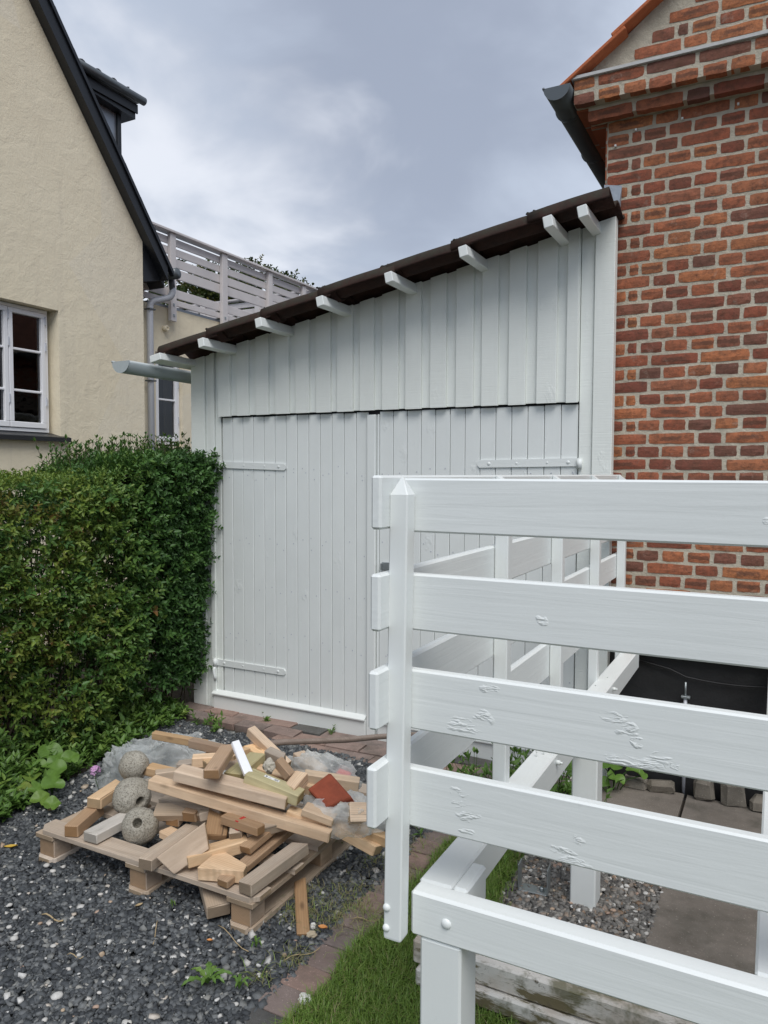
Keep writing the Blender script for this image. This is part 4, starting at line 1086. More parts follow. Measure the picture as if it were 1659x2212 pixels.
obj('eaves_box', prism([(5.942, 3.635), (6.20, 3.70), (6.26, 3.80), (5.942, 4.04)], 0, -14, HX + .004, M['black_paint']), None, lh)
gy = 6.35
g_ = obj('eaves_gutter', tube_mesh([(HX + .10, gy, 3.80), (-13, gy, 3.80)], .06, M['zinc_dark'], 14), None, lh)
obj('outlet', tube_mesh([(HX - .02, gy + .03, 3.80), (HX - .02, gy + .05, 3.62)], .034, M['zinc_dark'], 12), None, lh)
def arc(p, q, r, n=5): return [tuple(Vector(p) * (1 - t) * (1 - t) + Vector(q) * 2 * t * (1 - t) + Vector(r) * t * t) for t in [k / n for k in range(n + 1)]]
pp = [(HX - .02, gy + .05, 3.665)] + arc((HX - .02, gy + .05, 3.625), (HX - .03, gy + .045, 3.555), (HX - .07, gy - .0, 3.545)) + arc((-6.12, 6.27, 3.515), (-6.16, 6.20, 3.505), (-6.165, 6.20, 3.42)) + [(-6.165, 6.20, -.03)]
obj('downpipe', tube_mesh(pp, .036, M['pipe'], 14), None, lh)
for z in (3.40, 2.62): B('pipe_clip', (-6.21, 6.155, z), (-6.12, 6.245, z + .015), M['zinc_dark'], lh, .002)
# dormer
DX = -6.32
obj('dormer_cheek', prism([(5.05, 5.0), (5.92, 4.5), (5.92, 5.50), (5.05, 5.50)], 0, -9.5, DX, M['lead']), None, lh)
obj('dormer_corner_post', box_mesh(1.0, .05, .06, .004, M['black_paint']), Matrix.Translation((DX, 5.925, 5.0)) @ RY, lh)
obj('dormer_fascia', prism([(5.10, 5.46), (6.07, 5.40), (6.07, 5.52), (5.10, 5.62)], 0, -9.6, DX + .11, M['black_paint']), None, lh)
obj('dormer_fascia', B('dormer_fascia', (DX + .11, 5.08, 5.47), (DX + .125, 6.09, 5.56), M['zinc_dark'], lh, .002).data, Matrix.Translation((0, 0, -50)), lh) if False else B('dormer_fascia', (DX + .112, 5.08, 5.46), (DX + .13, 6.09, 5.555), M['black_paint'], lh, .002)
dg = obj('dormer_gutter', tube_mesh([(DX + .17, 5.05, 5.60), (DX + .17, 6.14, 5.60)], .042, M['zinc_dark'], 14), None, lh)
obj('dormer_roof', prism([(DX + .16, 5.62), (-8.5, 5.85), (-8.5, 5.80), (DX + .16, 5.58)], 1, 5.0, 6.12, M['black_tile']), None, lh)
dt = pantile(.2, .36, M['black_tile'], False)
for k in range(5):
    obj('roof_tile', dt, Matrix.Translation((DX + .18, 5.12 + k * .2, 5.625)) @ Matrix.Rotation(math.pi, 4, 'Z') @ Matrix.Rotation(-.14, 4, 'Y'), lh)

# wing with roof terrace
WX = -6.25
wg = empty('rear_wing', (WX, 8, 0), 'cream rendered rear wing with a narrow white window below the roof terrace', 'house')
a0, a1, b0, b1 = 6.36, 6.79, 1.94, 2.98
for (y0, y1, z0, z1) in ((5.945, a0, 0, 3.50), (a0, a1, 0, b0 - .02), (a0, a1, b1, 3.50), (a1, 10, 0, 3.50)):
    obj('wall', prism([(y0, z0), (y1, z0), (y1, z1), (y0, z1)], 0, WX - .3, WX, M['stucco']), None, wg)
window(a0 + .0, a1 - .01, b0, b1, WX - .04, wg, 1, (2.455,), M['paint_window'])
obj('window_sill', prism([(WX - .1, b0 - .022), (WX + .05, b0 - .05), (WX + .05, b0 - .075), (WX - .1, b0 - .06)], 1, a0 - .03, a1 + .06, M['black_tile']), None, wg)
B('flat_roof', (-10, 6.27, 3.50), (WX + .0, 9.98, 3.53), M['lead'], wg, .002)
B('room_back', (-8.6, 6.0, .6), (-8.55, 7.5, 3.3), M['room_pale'], wg, 0); B('room_side', (-8.6, 7.3, .6), (-6.56, 7.35, 3.3), M['room_pale'], wg, 0); B('room_side', (-8.6, 6.0, .6), (-6.56, 6.05, 3.3), M['dark_room'], wg, 0)
B('room_ceiling', (-8.6, 6.0, 3.25), (-6.56, 7.35, 3.3), M['room_pale'], wg, 0); B('room_floor', (-8.6, 6.0, .6), (-6.56, 7.35, .64), M['dark_room'], wg, 0)
cb = empty('side_table', (-6.78, 6.52, .64), 'dark narrow table standing inside the narrow wing window', 'table')
B('table_top', (-6.88, 6.42, 2.22), (-6.68, 6.62, 2.24), M['black_paint'], cb, .002)
for (x, y) in ((-6.87, 6.43), (-6.70, 6.43), (-6.87, 6.60), (-6.70, 6.60)): B('leg', (x, y, .64), (x + .02, y + .02, 2.22), M['black_paint'], cb, .001)
V = []; Fc = []
for j in range(5):
    for i in range(24):
        a = i * math.pi / 12; q = (.035, .05, .062, .072, .08)[j] * (1 + (.08 if i % 2 else 0) * j / 4); V.append((math.cos(a) * q, math.sin(a) * q, j * .016))
for j in range(4):
    for i in range(24): Fc.append((j * 24 + i, j * 24 + (i + 1) % 24, j * 24 + 24 + (i + 1) % 24, j * 24 + 24 + i))
tag(obj('bowl', mesh('bowl', V, Fc, M['orange_leaf'], True), Matrix.Translation((-6.72, 6.50, 2.241))), 'orange ribbed bowl on the table inside the narrow window', 'bowl')
vp = obj('wall_vent', tube_mesh([(WX - .01, 6.50, 3.255), (WX + .05, 6.50, 3.255)], .032, M['stucco'], 16), None, wg)
obj('vent_rim', tube_mesh([(WX + .05, 6.50 + .024 * math.cos(k * math.pi / 8), 3.255 + .024 * math.sin(k * math.pi / 8)) for k in range(17)], .010, M['stucco'], 8, caps=False), None, vp)

tr_ = empty('terrace_railing', (-6.2, 7.8, 3.3), 'off-white slatted railing with flat top cap around the roof terrace', 'railing')
zb = ((4.218, 4.300), (4.105, 4.190), (3.976, 4.076), (3.848, 3.960), (3.627, 3.726), (3.54, 3.605))
B('top_cap', (-6.27, 6.02, 4.335), (-6.14, 9.66, 4.362), M['paint_far'], tr_, .003)
for (z0, z1) in zb: B('rail_board', (-6.235, 6.03, z0), (-6.215, 9.60, z1), M['paint_far'], tr_, .003)
for (y0, y1, zz) in ((6.53, 6.62, 3.345), (7.43, 7.53, 3.36), (8.385, 8.475, 3.38), (9.21, 9.30, 3.38), (9.56, 9.65, 3.38)):
    pz = B('post', (-6.213, y0, zz), (-6.165, y1, 4.334), M['paint_far'], tr_, .003)
    for z in (zz + .05, zz + .17): B('bracket_plate', (-6.165, y0 + .03, z), (-6.158, y0 + .055, z + .03), M['steel'], pz, .001)
for (z0, z1) in ((4.218, 4.300), (4.105, 4.190), (3.976, 4.076), (3.848, 3.960), (3.727, 3.82), (3.59, 3.68)): B('rail_board', (-9.6, 9.60, z0), (-6.24, 9.62, z1), M['paint_far'], tr_, .003)
B('top_cap', (-9.6, 9.55, 4.335), (-6.28, 9.67, 4.360), M['paint_far'], tr_, .003)
for x in (-7.3, -8.4, -9.5): B('post', (x, 9.55, 3.53), (x + .09, 9.598, 4.334), M['paint_far'], tr_, .003)

# ================================================================== LEAVES
def leaf_arrays(P, D, Nn, L, Wd, fold=.25, curl=.12):
    """P base, D direction, Nn approximate upward normal, all (n,3); 6-vertex folded leaf, 4 triangles"""
    D = D / np.linalg.norm(D, axis=1, keepdims=True)
    S = np.cross(D, Nn); S /= np.maximum(np.linalg.norm(S, axis=1, keepdims=True), 1e-6); U = np.cross(S, D)
    L = L[:, None]; Wd = Wd[:, None]
    tip = P + D * L - U * L * curl
    l1 = P + D * L * .33 + S * Wd * .5 + U * Wd * fold; l2 = P + D * L * .68 + S * Wd * .38 + U * Wd * fold * .6 - U * L * curl * .4
    r1 = P + D * L * .33 - S * Wd * .5 + U * Wd * fold; r2 = P + D * L * .68 - S * Wd * .38 + U * Wd * fold * .6 - U * L * curl * .4
    V = np.stack([P, l1, l2, tip, r2, r1], 1)
    T = np.array([(0, 1, 2), (0, 2, 3), (0, 3, 4), (0, 4, 5)])
    n = len(P); F_ = (T[None] + (np.arange(n) * 6)[:, None, None]).reshape(-1, 3)
    return V.reshape(-1, 3), F_
def unit(v): return v / np.maximum(np.linalg.norm(v, axis=1, keepdims=True), 1e-9)
def twigs(base, direc, nlen, npair, leafL, tint, spread=1.05, ratio=.48, droop=.0):
    """opposite leaf pairs along each twig; returns leaf verts, faces, tints and twig end points"""
    n = len(base); direc = unit(direc); Vs_, Fs_, Ts_ = [], [], []; off = 0
    a0 = nr.uniform(0, 6.28, n)
    h = np.where(np.abs(direc[:, 2:3]) > .9, np.array([[1., 0, 0]]), np.array([[0, 0, 1.]]))
    s = unit(np.cross(direc, h)); u = np.cross(s, direc)
    for k in range(npair):
        t = (k + .4) / npair
        p = base + direc * (nlen * t)[:, None]
        for sg in (0, math.pi):
            a = a0 + k * 1.571 + sg + nr.normal(0, .25, n)
            side = s * np.cos(a)[:, None] + u * np.sin(a)[:, None]
            mixf = spread * (1 - .45 * t)
            d = unit(direc * (1 - .25 * mixf) + side * mixf + nr.normal(0, .12, (n, 3))); d[:, 2] -= droop
            L = leafL * (1 - .35 * abs(t - .45)) * nr.uniform(.7, 1.2, n)
            nn = unit(direc + np.array([[0, 0, .6]]) + nr.normal(0, .2, (n, 3)))
            v, f = leaf_arrays(p, d, nn, L, L * ratio)
            Vs_.append(v); Fs_.append(f + off); off += len(v); Ts_.append(np.repeat(np.clip(tint + nr.normal(0, .06, n), 0, 1), 4))
    return np.concatenate(Vs_), np.concatenate(Fs_), np.concatenate(Ts_)
def stick_mesh(A, Bq, r):
    """thin three-sided sticks"""
    A = np.asarray(A, float); Bq = np.asarray(Bq, float); n = len(A); d = unit(Bq - A)
    h = np.where(np.abs(d[:, 2:3]) > .9, np.array([[1., 0, 0]]), np.array([[0, 0, 1.]])); s = unit(np.cross(d, h)); u = np.cross(s, d)
    r = np.broadcast_to(np.asarray(r, float), (n,)); V = []
    for Q, k in ((A, 1.0), (Bq, .6)):
        for a in (0, 2.094, 4.189): V.append(Q + (s * math.cos(a) + u * math.sin(a)) * (r * k)[:, None])
    V = np.stack(V, 1); T = np.array([(0, 1, 4), (0, 4, 3), (1, 2, 5), (1, 5, 4), (2, 0, 3), (2, 3, 5)])
    return V.reshape(-1, 3), (T[None] + (np.arange(n) * 6)[:, None, None]).reshape(-1, 3)
def join(parts):
    V, Fq, T = [], [], []; off = 0
    for v, f, t in parts: V.append(v); Fq.append(f + off); T.append(t); off += len(v)
    return np.concatenate(V), np.concatenate(Fq), np.concatenate(T)
def nz(P, s, seed=0): return np.array([mnoise.noise((p[0] * s + seed, p[1] * s, p[2] * s)) for p in P])

hg = empty('privet_hedge', (-3.7, 3, 0), 'dense clipped privet hedge, yellowish near the house, dark green by the garage', 'hedge')
def front(y, z):      # X of the outer leaf face
    return -3.42 + .10 * np.sin(y * 2.3 + z * 1.9) * .4 + .09 * np.clip(z - .5, -1, 1.2) - .05 * np.clip(.4 - z, 0, 1) - .04 * np.clip((y - 3.3) * 2, 0, 1)
def ztop_h(y): return 1.555 + .12 * np.clip((y - 3.1) / .5, 0, 1)
parts = []
n = 9500
y = nr.uniform(.9, 4.0, n); z = nr.uniform(.05, 1, n) ** .8 * 1.5 + .03
z = np.where(y > 3.3, z * 1.09, z)
x = front(y, z); base = np.stack([x, y, z], 1); b1 = nz(base, 4.5); b2 = nz(base, 11, 5)
depth = np.abs(nr.normal(0, .055, n)) + .05 * (b1 < -.12) + .03
base[:, 0] += b1 * .09 - depth
keep = nr.random(n) < np.clip(.35 + z * 1.1, 0, 1) * np.where(b1 < -.28, .2, 1); base = base[keep]; y, z = y[keep], z[keep]; b2 = b2[keep]
m_ = len(base); d = np.stack([nr.uniform(.3, 1, m_), nr.normal(0, .5, m_), nr.normal(.25, .45, m_)], 1)
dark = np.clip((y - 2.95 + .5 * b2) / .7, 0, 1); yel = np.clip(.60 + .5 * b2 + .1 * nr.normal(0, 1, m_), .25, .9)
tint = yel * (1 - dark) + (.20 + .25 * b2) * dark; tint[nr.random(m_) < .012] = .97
tint = np.clip(tint, .02, 1)
parts.append(twigs(base, d, nr.uniform(.05, .12, m_), 4, np.where(dark > .5, .045, .034) * nr.uniform(.8, 1.2, m_), tint))
# stray shoots standing out of the clipped face
n = 46; y = nr.uniform(2.0, 3.9, n); z = nr.uniform(.3, 1.5, n); base = np.stack([front(y, z) - .02, y, z], 1)
parts.append(twigs(base, np.stack([nr.uniform(.5, 1, n), nr.normal(0, .5, n), nr.uniform(.2, 1.1, n)], 1), nr.uniform(.12, .20, n), 6, np.full(n, .048), np.clip(.42 + nr.normal(0, .06, n), 0, .6), spread=.9))
# top of the hedge
n = 3400; y = nr.uniform(.9, 4.0, n); x = nr.uniform(-4.35, -3.39, n); z = ztop_h(y) - np.abs(nr.normal(0, .03, n))
base = np.stack([x, y, z], 1); b2 = nz(base, 9, 3); base[:, 2] += b2 * .03
d = np.stack([nr.normal(0.1, .35, n), nr.normal(0, .35, n), nr.uniform(.5, 1, n)], 1); dark = np.clip((y - 2.95 + .4 * b2) / .6, 0, 1)
parts.append(twigs(base, d, nr.uniform(.04, .09, n), 4, np.where(dark > .5, .032, .024), np.clip((.66 + .3 * b2) * (1 - dark) + (.30 + .2 * b2) * dark, .02, .92)))
# inner mass and the far side
n = 4200; base = np.stack([nr.uniform(-4.2, -3.60, n), nr.uniform(.9, 4.0, n), nr.uniform(.25, 1.5, n)], 1)
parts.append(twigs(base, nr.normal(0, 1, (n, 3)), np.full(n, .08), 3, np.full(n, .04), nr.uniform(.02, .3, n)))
# end face against the garage, and the bulge in front of the corner board
n = 1500; z = nr.uniform(.25, 1.72, n); x = -3.40 + .075 * np.clip(z - .9, -1, 1) - np.abs(nr.normal(0, .08, n)) - .10 * np.clip(.6 - z, 0, 1); y = nr.uniform(3.55, 3.93, n)
base = np.stack([x, y, z], 1); b2 = nz(base, 8, 1); base[:, 0] += b2 * .07
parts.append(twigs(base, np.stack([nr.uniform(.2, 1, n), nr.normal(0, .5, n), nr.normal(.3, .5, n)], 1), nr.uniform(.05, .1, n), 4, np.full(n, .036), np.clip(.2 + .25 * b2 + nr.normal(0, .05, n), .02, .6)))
# long upright shoots on the untrimmed back
n = 720; y = nr.uniform(2.75, 4.9, n); x = -4.15 + (y - 3.6) * .12 + nr.normal(0, .17, n); hgt = nr.uniform(.14, .34, n)
base = np.stack([x, y, np.full(n, 1.48) + .05 * np.sin(y * 5)], 1)
k_ = y > 3.02 + (-3.8 - x) * .80; base, hgt = base[k_], hgt[k_]; n = len(base)
lean = np.stack([nr.normal(0, .18, n), nr.normal(0, .18, n), np.ones(n)], 1)
parts.append(twigs(base, lean, hgt + .08, 7, np.full(n, .040), np.clip(nr.normal(.42, .08, n), .1, .7), spread=.8, ratio=.42))
sv = stick_mesh(base, base + unit(lean) * (hgt + .06)[:, None], .0022)
n = 2600; y = nr.uniform(2.8, 4.9, n); base = np.stack([-4.1 + nr.normal(0, .25, n), y, nr.uniform(1.3, 1.64, n)], 1); base = base[(base[:, 1] > 3.1 + (-3.8 - base[:, 0]) * .80) | (base[:, 2] < 1.45)]; n = len(base)
parts.append(twigs(base, np.stack([nr.normal(.3, .5, n), nr.normal(0, .5, n), nr.uniform(.2, 1, n)], 1), np.full(n, .08), 4, np.full(n, .036), np.clip(nr.normal(.3, .1, n), .05, .6)))
n = 300; y = nr.uniform(3.3, 3.95, n); base = np.stack([nr.uniform(-3.9, -3.42, n), y, np.full(n, 1.60)], 1); lean = np.stack([nr.normal(.15, .25, n), nr.normal(0, .2, n), np.ones(n)], 1)
parts.append(twigs(base, lean, nr.uniform(.07, .17, n), 6, np.full(n, .037), np.clip(nr.normal(.36, .08, n), .1, .6), spread=.85))
V, Fq, T = join(parts)
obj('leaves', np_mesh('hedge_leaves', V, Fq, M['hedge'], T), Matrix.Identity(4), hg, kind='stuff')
A, Bq, R_ = [], [], []
for k in range(260):
    y = rnd.uniform(.9, 3.95); x = rnd.uniform(-4.2, -3.62); a = Vector((x, y, 0)); r_ = rnd.uniform(.004, .012)
    for q in range(4):
        b_ = a + Vector((rnd.gauss(.01, .05), rnd.gauss(0, .06), rnd.uniform(.25, .4))); A.append(a[:]); Bq.append(b_[:]); R_.append(r_); a = b_; r_ *= .75
V2, F2 = stick_mesh(A, Bq, np.array(R_)); V2 = np.concatenate([V2, sv[0]]); F2 = np.concatenate([F2, sv[1] + len(V2) - len(sv[0])])
obj('branches', np_mesh('hedge_branches', V2, F2, M['stem']), Matrix.Identity(4), hg, kind='stuff')

# herbs growing along the foot of the hedge
n = 620; y = nr.uniform(.9, 3.75, n); f = nr.beta(1.3, 1.6, n)
edge = np.interp(y, [.9, 1.9, 2.35, 2.8, 3.3, 3.75], [-2.85, -2.98, -3.18, -3.28, -3.36, -3.42])
x = edge - f * .42; hh = .05 + .28 * np.clip(f, 0, 1) * nr.uniform(.6, 1.2, n) * np.clip((4.1 - y), .35, 1)
base = np.stack([x, y, np.zeros(n)], 1); lean = np.stack([nr.normal(.25, .2, n), nr.normal(-.05, .2, n), np.ones(n)], 1)
tops = base + unit(lean) * hh[:, None]
p1 = twigs(base + unit(lean) * (hh * .35)[:, None], lean, hh * .7, 5, np.full(n, .060) * nr.uniform(.7, 1.2, n), np.clip(nr.normal(.45, .2, n), 0, 1), spread=1.15, ratio=.40)
sx = stick_mesh(base, tops, .0025)
n = 900; y = nr.uniform(.9, 3.7, n); edge = np.interp(y, [.9, 1.9, 2.35, 2.8, 3.3, 3.75], [-2.85, -3.0, -3.2, -3.28, -3.36, -3.42])
base = np.stack([edge - nr.uniform(-.03, .35, n), y, nr.uniform(.0, .04, n)], 1)
p2 = twigs(base, np.stack([nr.normal(0, .5, n), nr.normal(0, .5, n), np.ones(n)], 1), np.full(n, .04), 3, np.full(n, .035), np.clip(nr.normal(.35, .2, n), 0, 1), spread=1.2)
V, Fq, T = join([p1, p2])
V = np.concatenate([V, sx[0]]); T = np.concatenate([T, np.full(len(sx[1]), .2)]); Fq = np.concatenate([Fq, sx[1] + len(V) - len(sx[0])])
obj('ground_cover', np_mesh('herbs', V, Fq, M['herb'], T), kind='stuff', label='leafy green herbs growing along the foot of the hedge')

# small separate plants
def herb(name, x, y, n, h, L, label, spread=.06, z0=0, mat='herb', ratio=.42, cat='plant', group=None):
    base = np.stack([x + nr.normal(0, spread * .4, n), y + nr.normal(0, spread * .4, n), np.full(n, z0)], 1); lean = np.stack([nr.normal(0, .45, n), nr.normal(0, .45, n), np.ones(n)], 1)
    hh = h * nr.uniform(.6, 1.1, n)
    p = twigs(base, lean, hh, 4, np.full(n, L), np.clip(nr.normal(.5, .15, n), 0, 1), spread=1.1, ratio=ratio)
    s_ = stick_mesh(base, base + unit(lean) * (hh * .9)[:, None], .002)
    V = np.concatenate([p[0], s_[0]]); Fq = np.concatenate([p[1], s_[1] + len(p[0])]); T = np.concatenate([p[2], np.full(len(s_[1]), .3)])
    Vl = V - np.array([x, y, z0])
    r = empty(name, (x, y, z0), label, cat, group)
    obj('leaves', np_mesh(name, Vl, Fq, M[mat], T), Matrix.Translation((x, y, z0)), r)
    return r
herb('weed', -3.22, 3.62, 5, .10, .04, 'leafy weed sprouting from the paving beside the hedge')
herb('weed', -3.06, 3.60, 6, .13, .04, 'taller leafy weed on the broken paving edge left of the timber heap')
herb('weed', -2.93, 3.93, 3, .05, .03, 'small weed at the left foot of the garage door')
herb('weed', -2.40, 3.91, 4, .05, .022, 'feathery weed in the joint under the left garage door')
herb('weed', -2.62, 3.02, 5, .12, .045, 'green weed growing behind the plastic sheet') if False else None
herb('weed', -1.98, 1.97, 2, .02, .018, 'tiny two-leaved seedling under the right pallet corner') if False else None
herb('weed', -1.62, 2.72, 3, .03, .02, 'small weed in gravel near the paver edge')
# rosette weed with toothed leaves
def rosette(x, y, n, L, label, tint=.6):
    r = empty('weed', (x, y, .01), label, 'plant')
    for k in range(n):
        a = k * 2.4 + rnd.uniform(-.3, .3); l = L * rnd.uniform(.7, 1.15); w = l * .30; V = []; Fc = []; m_ = 8
        for j in range(m_ + 1):
            t = j / m_; ww = w * (math.sin(math.pi * min(1, t * .93 + .05)) ** .8) * (1.25 if j % 2 else .62) * .5; z = .028 * math.sin(t * 2.6)
            V += [(l * t, -ww, z + .004), (l * t, 0, z), (l * t, ww, z + .004)]
        for j in range(m_):
            b_ = j * 3; Fc += [(b_, b_ + 3, b_ + 4, b_ + 1), (b_ + 1, b_ + 4, b_ + 5, b_ + 2)]
        me = mesh('leaf', V, Fc, M['herb']); at = me.attributes.new('tint', 'FLOAT', 'FACE'); at.data.foreach_set('value', [min(1, tint + rnd.uniform(-.2, .2))] * len(Fc))
        obj('leaf', me, Matrix.Translation((x, y, .012)) @ Matrix.Rotation(a, 4, 'Z') @ Matrix.Rotation(-.3 * rnd.random(), 4, 'Y'), r)
    return r
rosette(-1.545, 1.765, 9, .075, 'jagged-leaved green weed in the gravel near the paver edge')
rosette(-1.44, 1.79, 5, .04, 'small weed just right of the jagged one beside the pavers')
rosette(-1.935, 2.02, 3, .022, 'tiny seedling beside the middle pallet block')
rosette(-1.52, 1.98, 4, .03, 'small green weed in gravel in front of the fallen lath')
# round-leaved plant
def round_leaf_plant(x, y, leaves, label, mat='round_leaf', hgt=.10):
    r = empty('round_leaved_plant', (x, y, 0), label, 'plant')
    for (lx, ly, lz, R_, tn) in leaves:
        V = [(0, 0, -.006)]; Fc = []; m_ = 22
        for ring, q in ((1, .55), (2, 1.0)):
            for j in range(m_):
                a = 2 * math.pi * j / m_; notch = 1 - .55 * math.exp(-((a - math.pi) / .28) ** 2) if ring == 2 else 1 - .3 * math.exp(-((a - math.pi) / .3) ** 2)
                rr = R_ * q * notch * (1 + .05 * math.sin(3 * a + lx * 40)); V.append((rr * math.cos(a), rr * math.sin(a), .010 * ring * math.sin(a * 3 + lx * 90) * .5 + .005 * ring))
        for j in range(m_):
            k = (j + 1) % m_; Fc.append((0, 1 + j, 1 + k)); Fc.append((1 + j, 1 + m_ + j, 1 + m_ + k, 1 + k))
        me = mesh('leaf', V, Fc, M[mat], True); at = me.attributes.new('tint', 'FLOAT', 'FACE'); at.data.foreach_set('value', [tn] * len(Fc))
        rot = Matrix.Rotation(rnd.uniform(.25, .75), 4, Vector((.6 + rnd.uniform(-.4, .4), .8, 0)).normalized()) @ Matrix.Rotation(rnd.uniform(0, 6.28), 4, 'Z')
        o = obj('leaf', me, Matrix.Translation((lx, ly, lz)) @ rot, r)
        obj('stalk', tube_mesh([(x + (lx - x) * .2, y + (ly - y) * .2, 0), ((lx + x) / 2, (ly + y) / 2, lz * .7), (lx, ly, lz - .006)], .0028, M['herb'], 6), None, r)
    return r
round_leaf_plant(-3.17, 2.48, [(-3.33, 2.60, .15, .062, .45), (-3.20, 2.62, .14, .045, .55), (-3.29, 2.49, .12, .050, .6), (-3.26, 2.44, .10, .045, .75), (-3.16, 2.50, .13, .055, .5), (-3.09, 2.43, .10, .055, .5), (-3.14, 2.37, .085, .042, .6), (-3.07, 2.34, .06, .045, .7), (-2.99, 2.34, .05, .040, .65), (-3.20, 2.34, .07, .048, .95), (-3.36, 2.48, .10, .045, .6), (-3.34, 2.40, .08, .038, .6), (-3.24, 2.56, .13, .04, .4)], 'clump of round scalloped green leaves at the gravel edge left of the pallet')
for (x, y, lv, lab) in ((-1.02, 3.42, [(-1.07, 3.42, .14, .07, .95), (-.98, 3.50, .12, .05, .5), (-1.0, 3.36, .07, .04, .4), (-.93, 3.45, .17, .05, .25)], 'big yellowing round leaf plant seen below the third side rail'),
                        (-.90, 3.62, [(-.93, 3.62, .19, .06, .2), (-.86, 3.70, .14, .06, .3), (-.84, 3.58, .10, .045, .4), (-.80, 3.66, .06, .04, .6)], 'dark round-leaved plant between the thin rear posts'),
                        (-.70, 3.86, [(-.76, 3.86, .15, .05, .35), (-.70, 3.90, .13, .05, .5), (-.62, 3.88, .13, .045, .5), (-.68, 3.82, .09, .045, .6), (-.57, 3.90, .10, .035, .6), (-.74, 3.80, .06, .04, .4)], 'round green leaves hanging over the slabs right of the rear deck leg')):
    round_leaf_plant(x, y, lv, lab)
fm_ = herb('forget_me_not', -.80, 3.50, 16, .20, .05, 'dark leafy plant with tiny white and blue flowers beside the joist', spread=.14, cat='plant')
for k in range(9):
    obj('flower', mesh('petals', [(math.cos(a) * .006 * (1 if q % 2 else .5), math.sin(a) * .006 * (1 if q % 2 else .5), 0) for q, a in enumerate([j * math.pi / 5 for j in range(10)])], [tuple(range(10))], M['petal_white'] if k < 7 else plain('blue_petal', (.2, .35, .7), .6)), Matrix.Translation((-.80 + rnd.gauss(0, .05), 3.50 + rnd.gauss(0, .05), .2 + rnd.uniform(-.05, .03))) @ Euler((rnd.uniform(.3, 1.2), 0, rnd.uniform(-.5, .5))).to_matrix().to_4x4(), fm_)
herb('leafy_shrub', -1.04, 3.30, 150, .34, .05, 'low leafy growth behind the side railing by the garage corner', spread=.42)
# pink flower head
pf = empty('pink_flower', (-2.985, 2.592, 0), 'single lilac pink flower head at the edge of the gravel', 'flower')
obj('stem', tube_mesh([(-2.985, 2.62, 0), (-2.99, 2.6, .07), (-2.985, 2.592, .115)], .002, M['herb'], 6), None, pf)
V = []; Fc = []
for k in range(46):
    a = rnd.uniform(0, 6.28); e = rnd.uniform(-.3, 1.5); d = Vector((math.cos(a) * math.cos(e), math.sin(a) * math.cos(e), math.sin(e))); c = Vector((0, 0, 0)) + d * .022
    s_ = d.cross(Vector((.3, .2, 1))).normalized(); u = d.cross(s_)
    for q in range(4):
        t = q * 1.57 + rnd.random(); e1 = s_ * math.cos(t) + u * math.sin(t); e2 = s_ * math.cos(t + .9) + u * math.sin(t + .9); b_ = len(V)
        V += [c[:], (c + e1 * .009 + d * .002)[:], (c + (e1 + e2) * .006 + d * .003)[:], (c + e2 * .008)[:]]; Fc.append((b_, b_ + 1, b_ + 2, b_ + 3))
obj('petals', mesh('petals', V, Fc, M['petal']), Matrix.Translation((-2.985, 2.592, .125)), pf)
wf = herb('white_flower', -3.02, 1.82, 6, .50, .075, 'upright leafy stem topped with small white and yellow flowers by the hedge', spread=.08)
V = []; Fc = []
for k in range(9):
    a = k * .7; c = Vector((rnd.gauss(0, .012), rnd.gauss(0, .012), rnd.uniform(0, .02)))
    b_ = len(V); V += [c[:], (c + Vector((math.cos(a) * .02, math.sin(a) * .02, .012)))[:], (c + Vector((math.cos(a + .5) * .022, math.sin(a + .5) * .022, .010)))[:]]; Fc.append((b_, b_ + 1, b_ + 2))
obj('petals', mesh('petals', V, Fc, M['petal_white']), Matrix.Translation((-3.0, 1.80, .56)), wf)

# ================================================================== GRASS
def grass(name, pts, h, mat, label=None, tint=(.5, .2), lean=.5, w=.0022, **k):
    n = len(pts); a = nr.uniform(0, 6.28, n); hh = h * nr.uniform(.45, 1.2, n)
    d = np.stack([np.cos(a), np.sin(a), np.zeros(n)], 1); s = np.stack([-np.sin(a), np.cos(a), np.zeros(n)], 1); bl = nr.uniform(.1, 1, n) * lean
    up = np.array([[0, 0, 1.]]); W_ = w * nr.uniform(.7, 1.3, n)[:, None]
    p0_ = pts; p1_ = pts + up * (hh * .55)[:, None] + d * (hh * bl * .35)[:, None]; p2_ = pts + up * (hh * (1 - bl * .35))[:, None] + d * (hh * bl)[:, None]
    V = np.stack([p0_ - s * W_, p0_ + s * W_, p1_ - s * W_ * .8, p1_ + s * W_ * .8, p2_], 1).reshape(-1, 3)
    T_ = np.array([(0, 1, 3), (0, 3, 2), (2, 3, 4)]); F_ = (T_[None] + (np.arange(n) * 5)[:, None, None]).reshape(-1, 3)
    t = np.clip(nr.normal(tint[0], tint[1], n), 0, 1); t[nr.random(n) < .04] = 1
    return obj(name, np_mesh(name, V, F_, M[mat], np.repeat(t, 3)), kind='stuff', label=label, **k)
n = 74000; x = nr.uniform(-1.235, -.60, n); y = nr.uniform(.7, 3.0, n)
lim = np.interp(y, [.7, 2.0, 2.3, 2.7, 3.0], [-.6, -.62, -.80, -.90, -.92]); P = np.stack([x, y, np.zeros(n)], 1)[x < lim + nr.normal(0, .02, n)]
P = P[P[:, 0] > -1.225 + .02 * np.sin(P[:, 1] * 17)]
grass('lawn_grass', P, .055, 'grass', 'soft green grass between the paver edging and the deck', lean=1.1, w=.0014)
n = 4000; P = np.stack([nr.uniform(-.60, 1.2, n), nr.uniform(.7, 1.85, n), np.zeros(n)], 1); grass('lawn_grass', P, .05, 'grass', lean=.8)
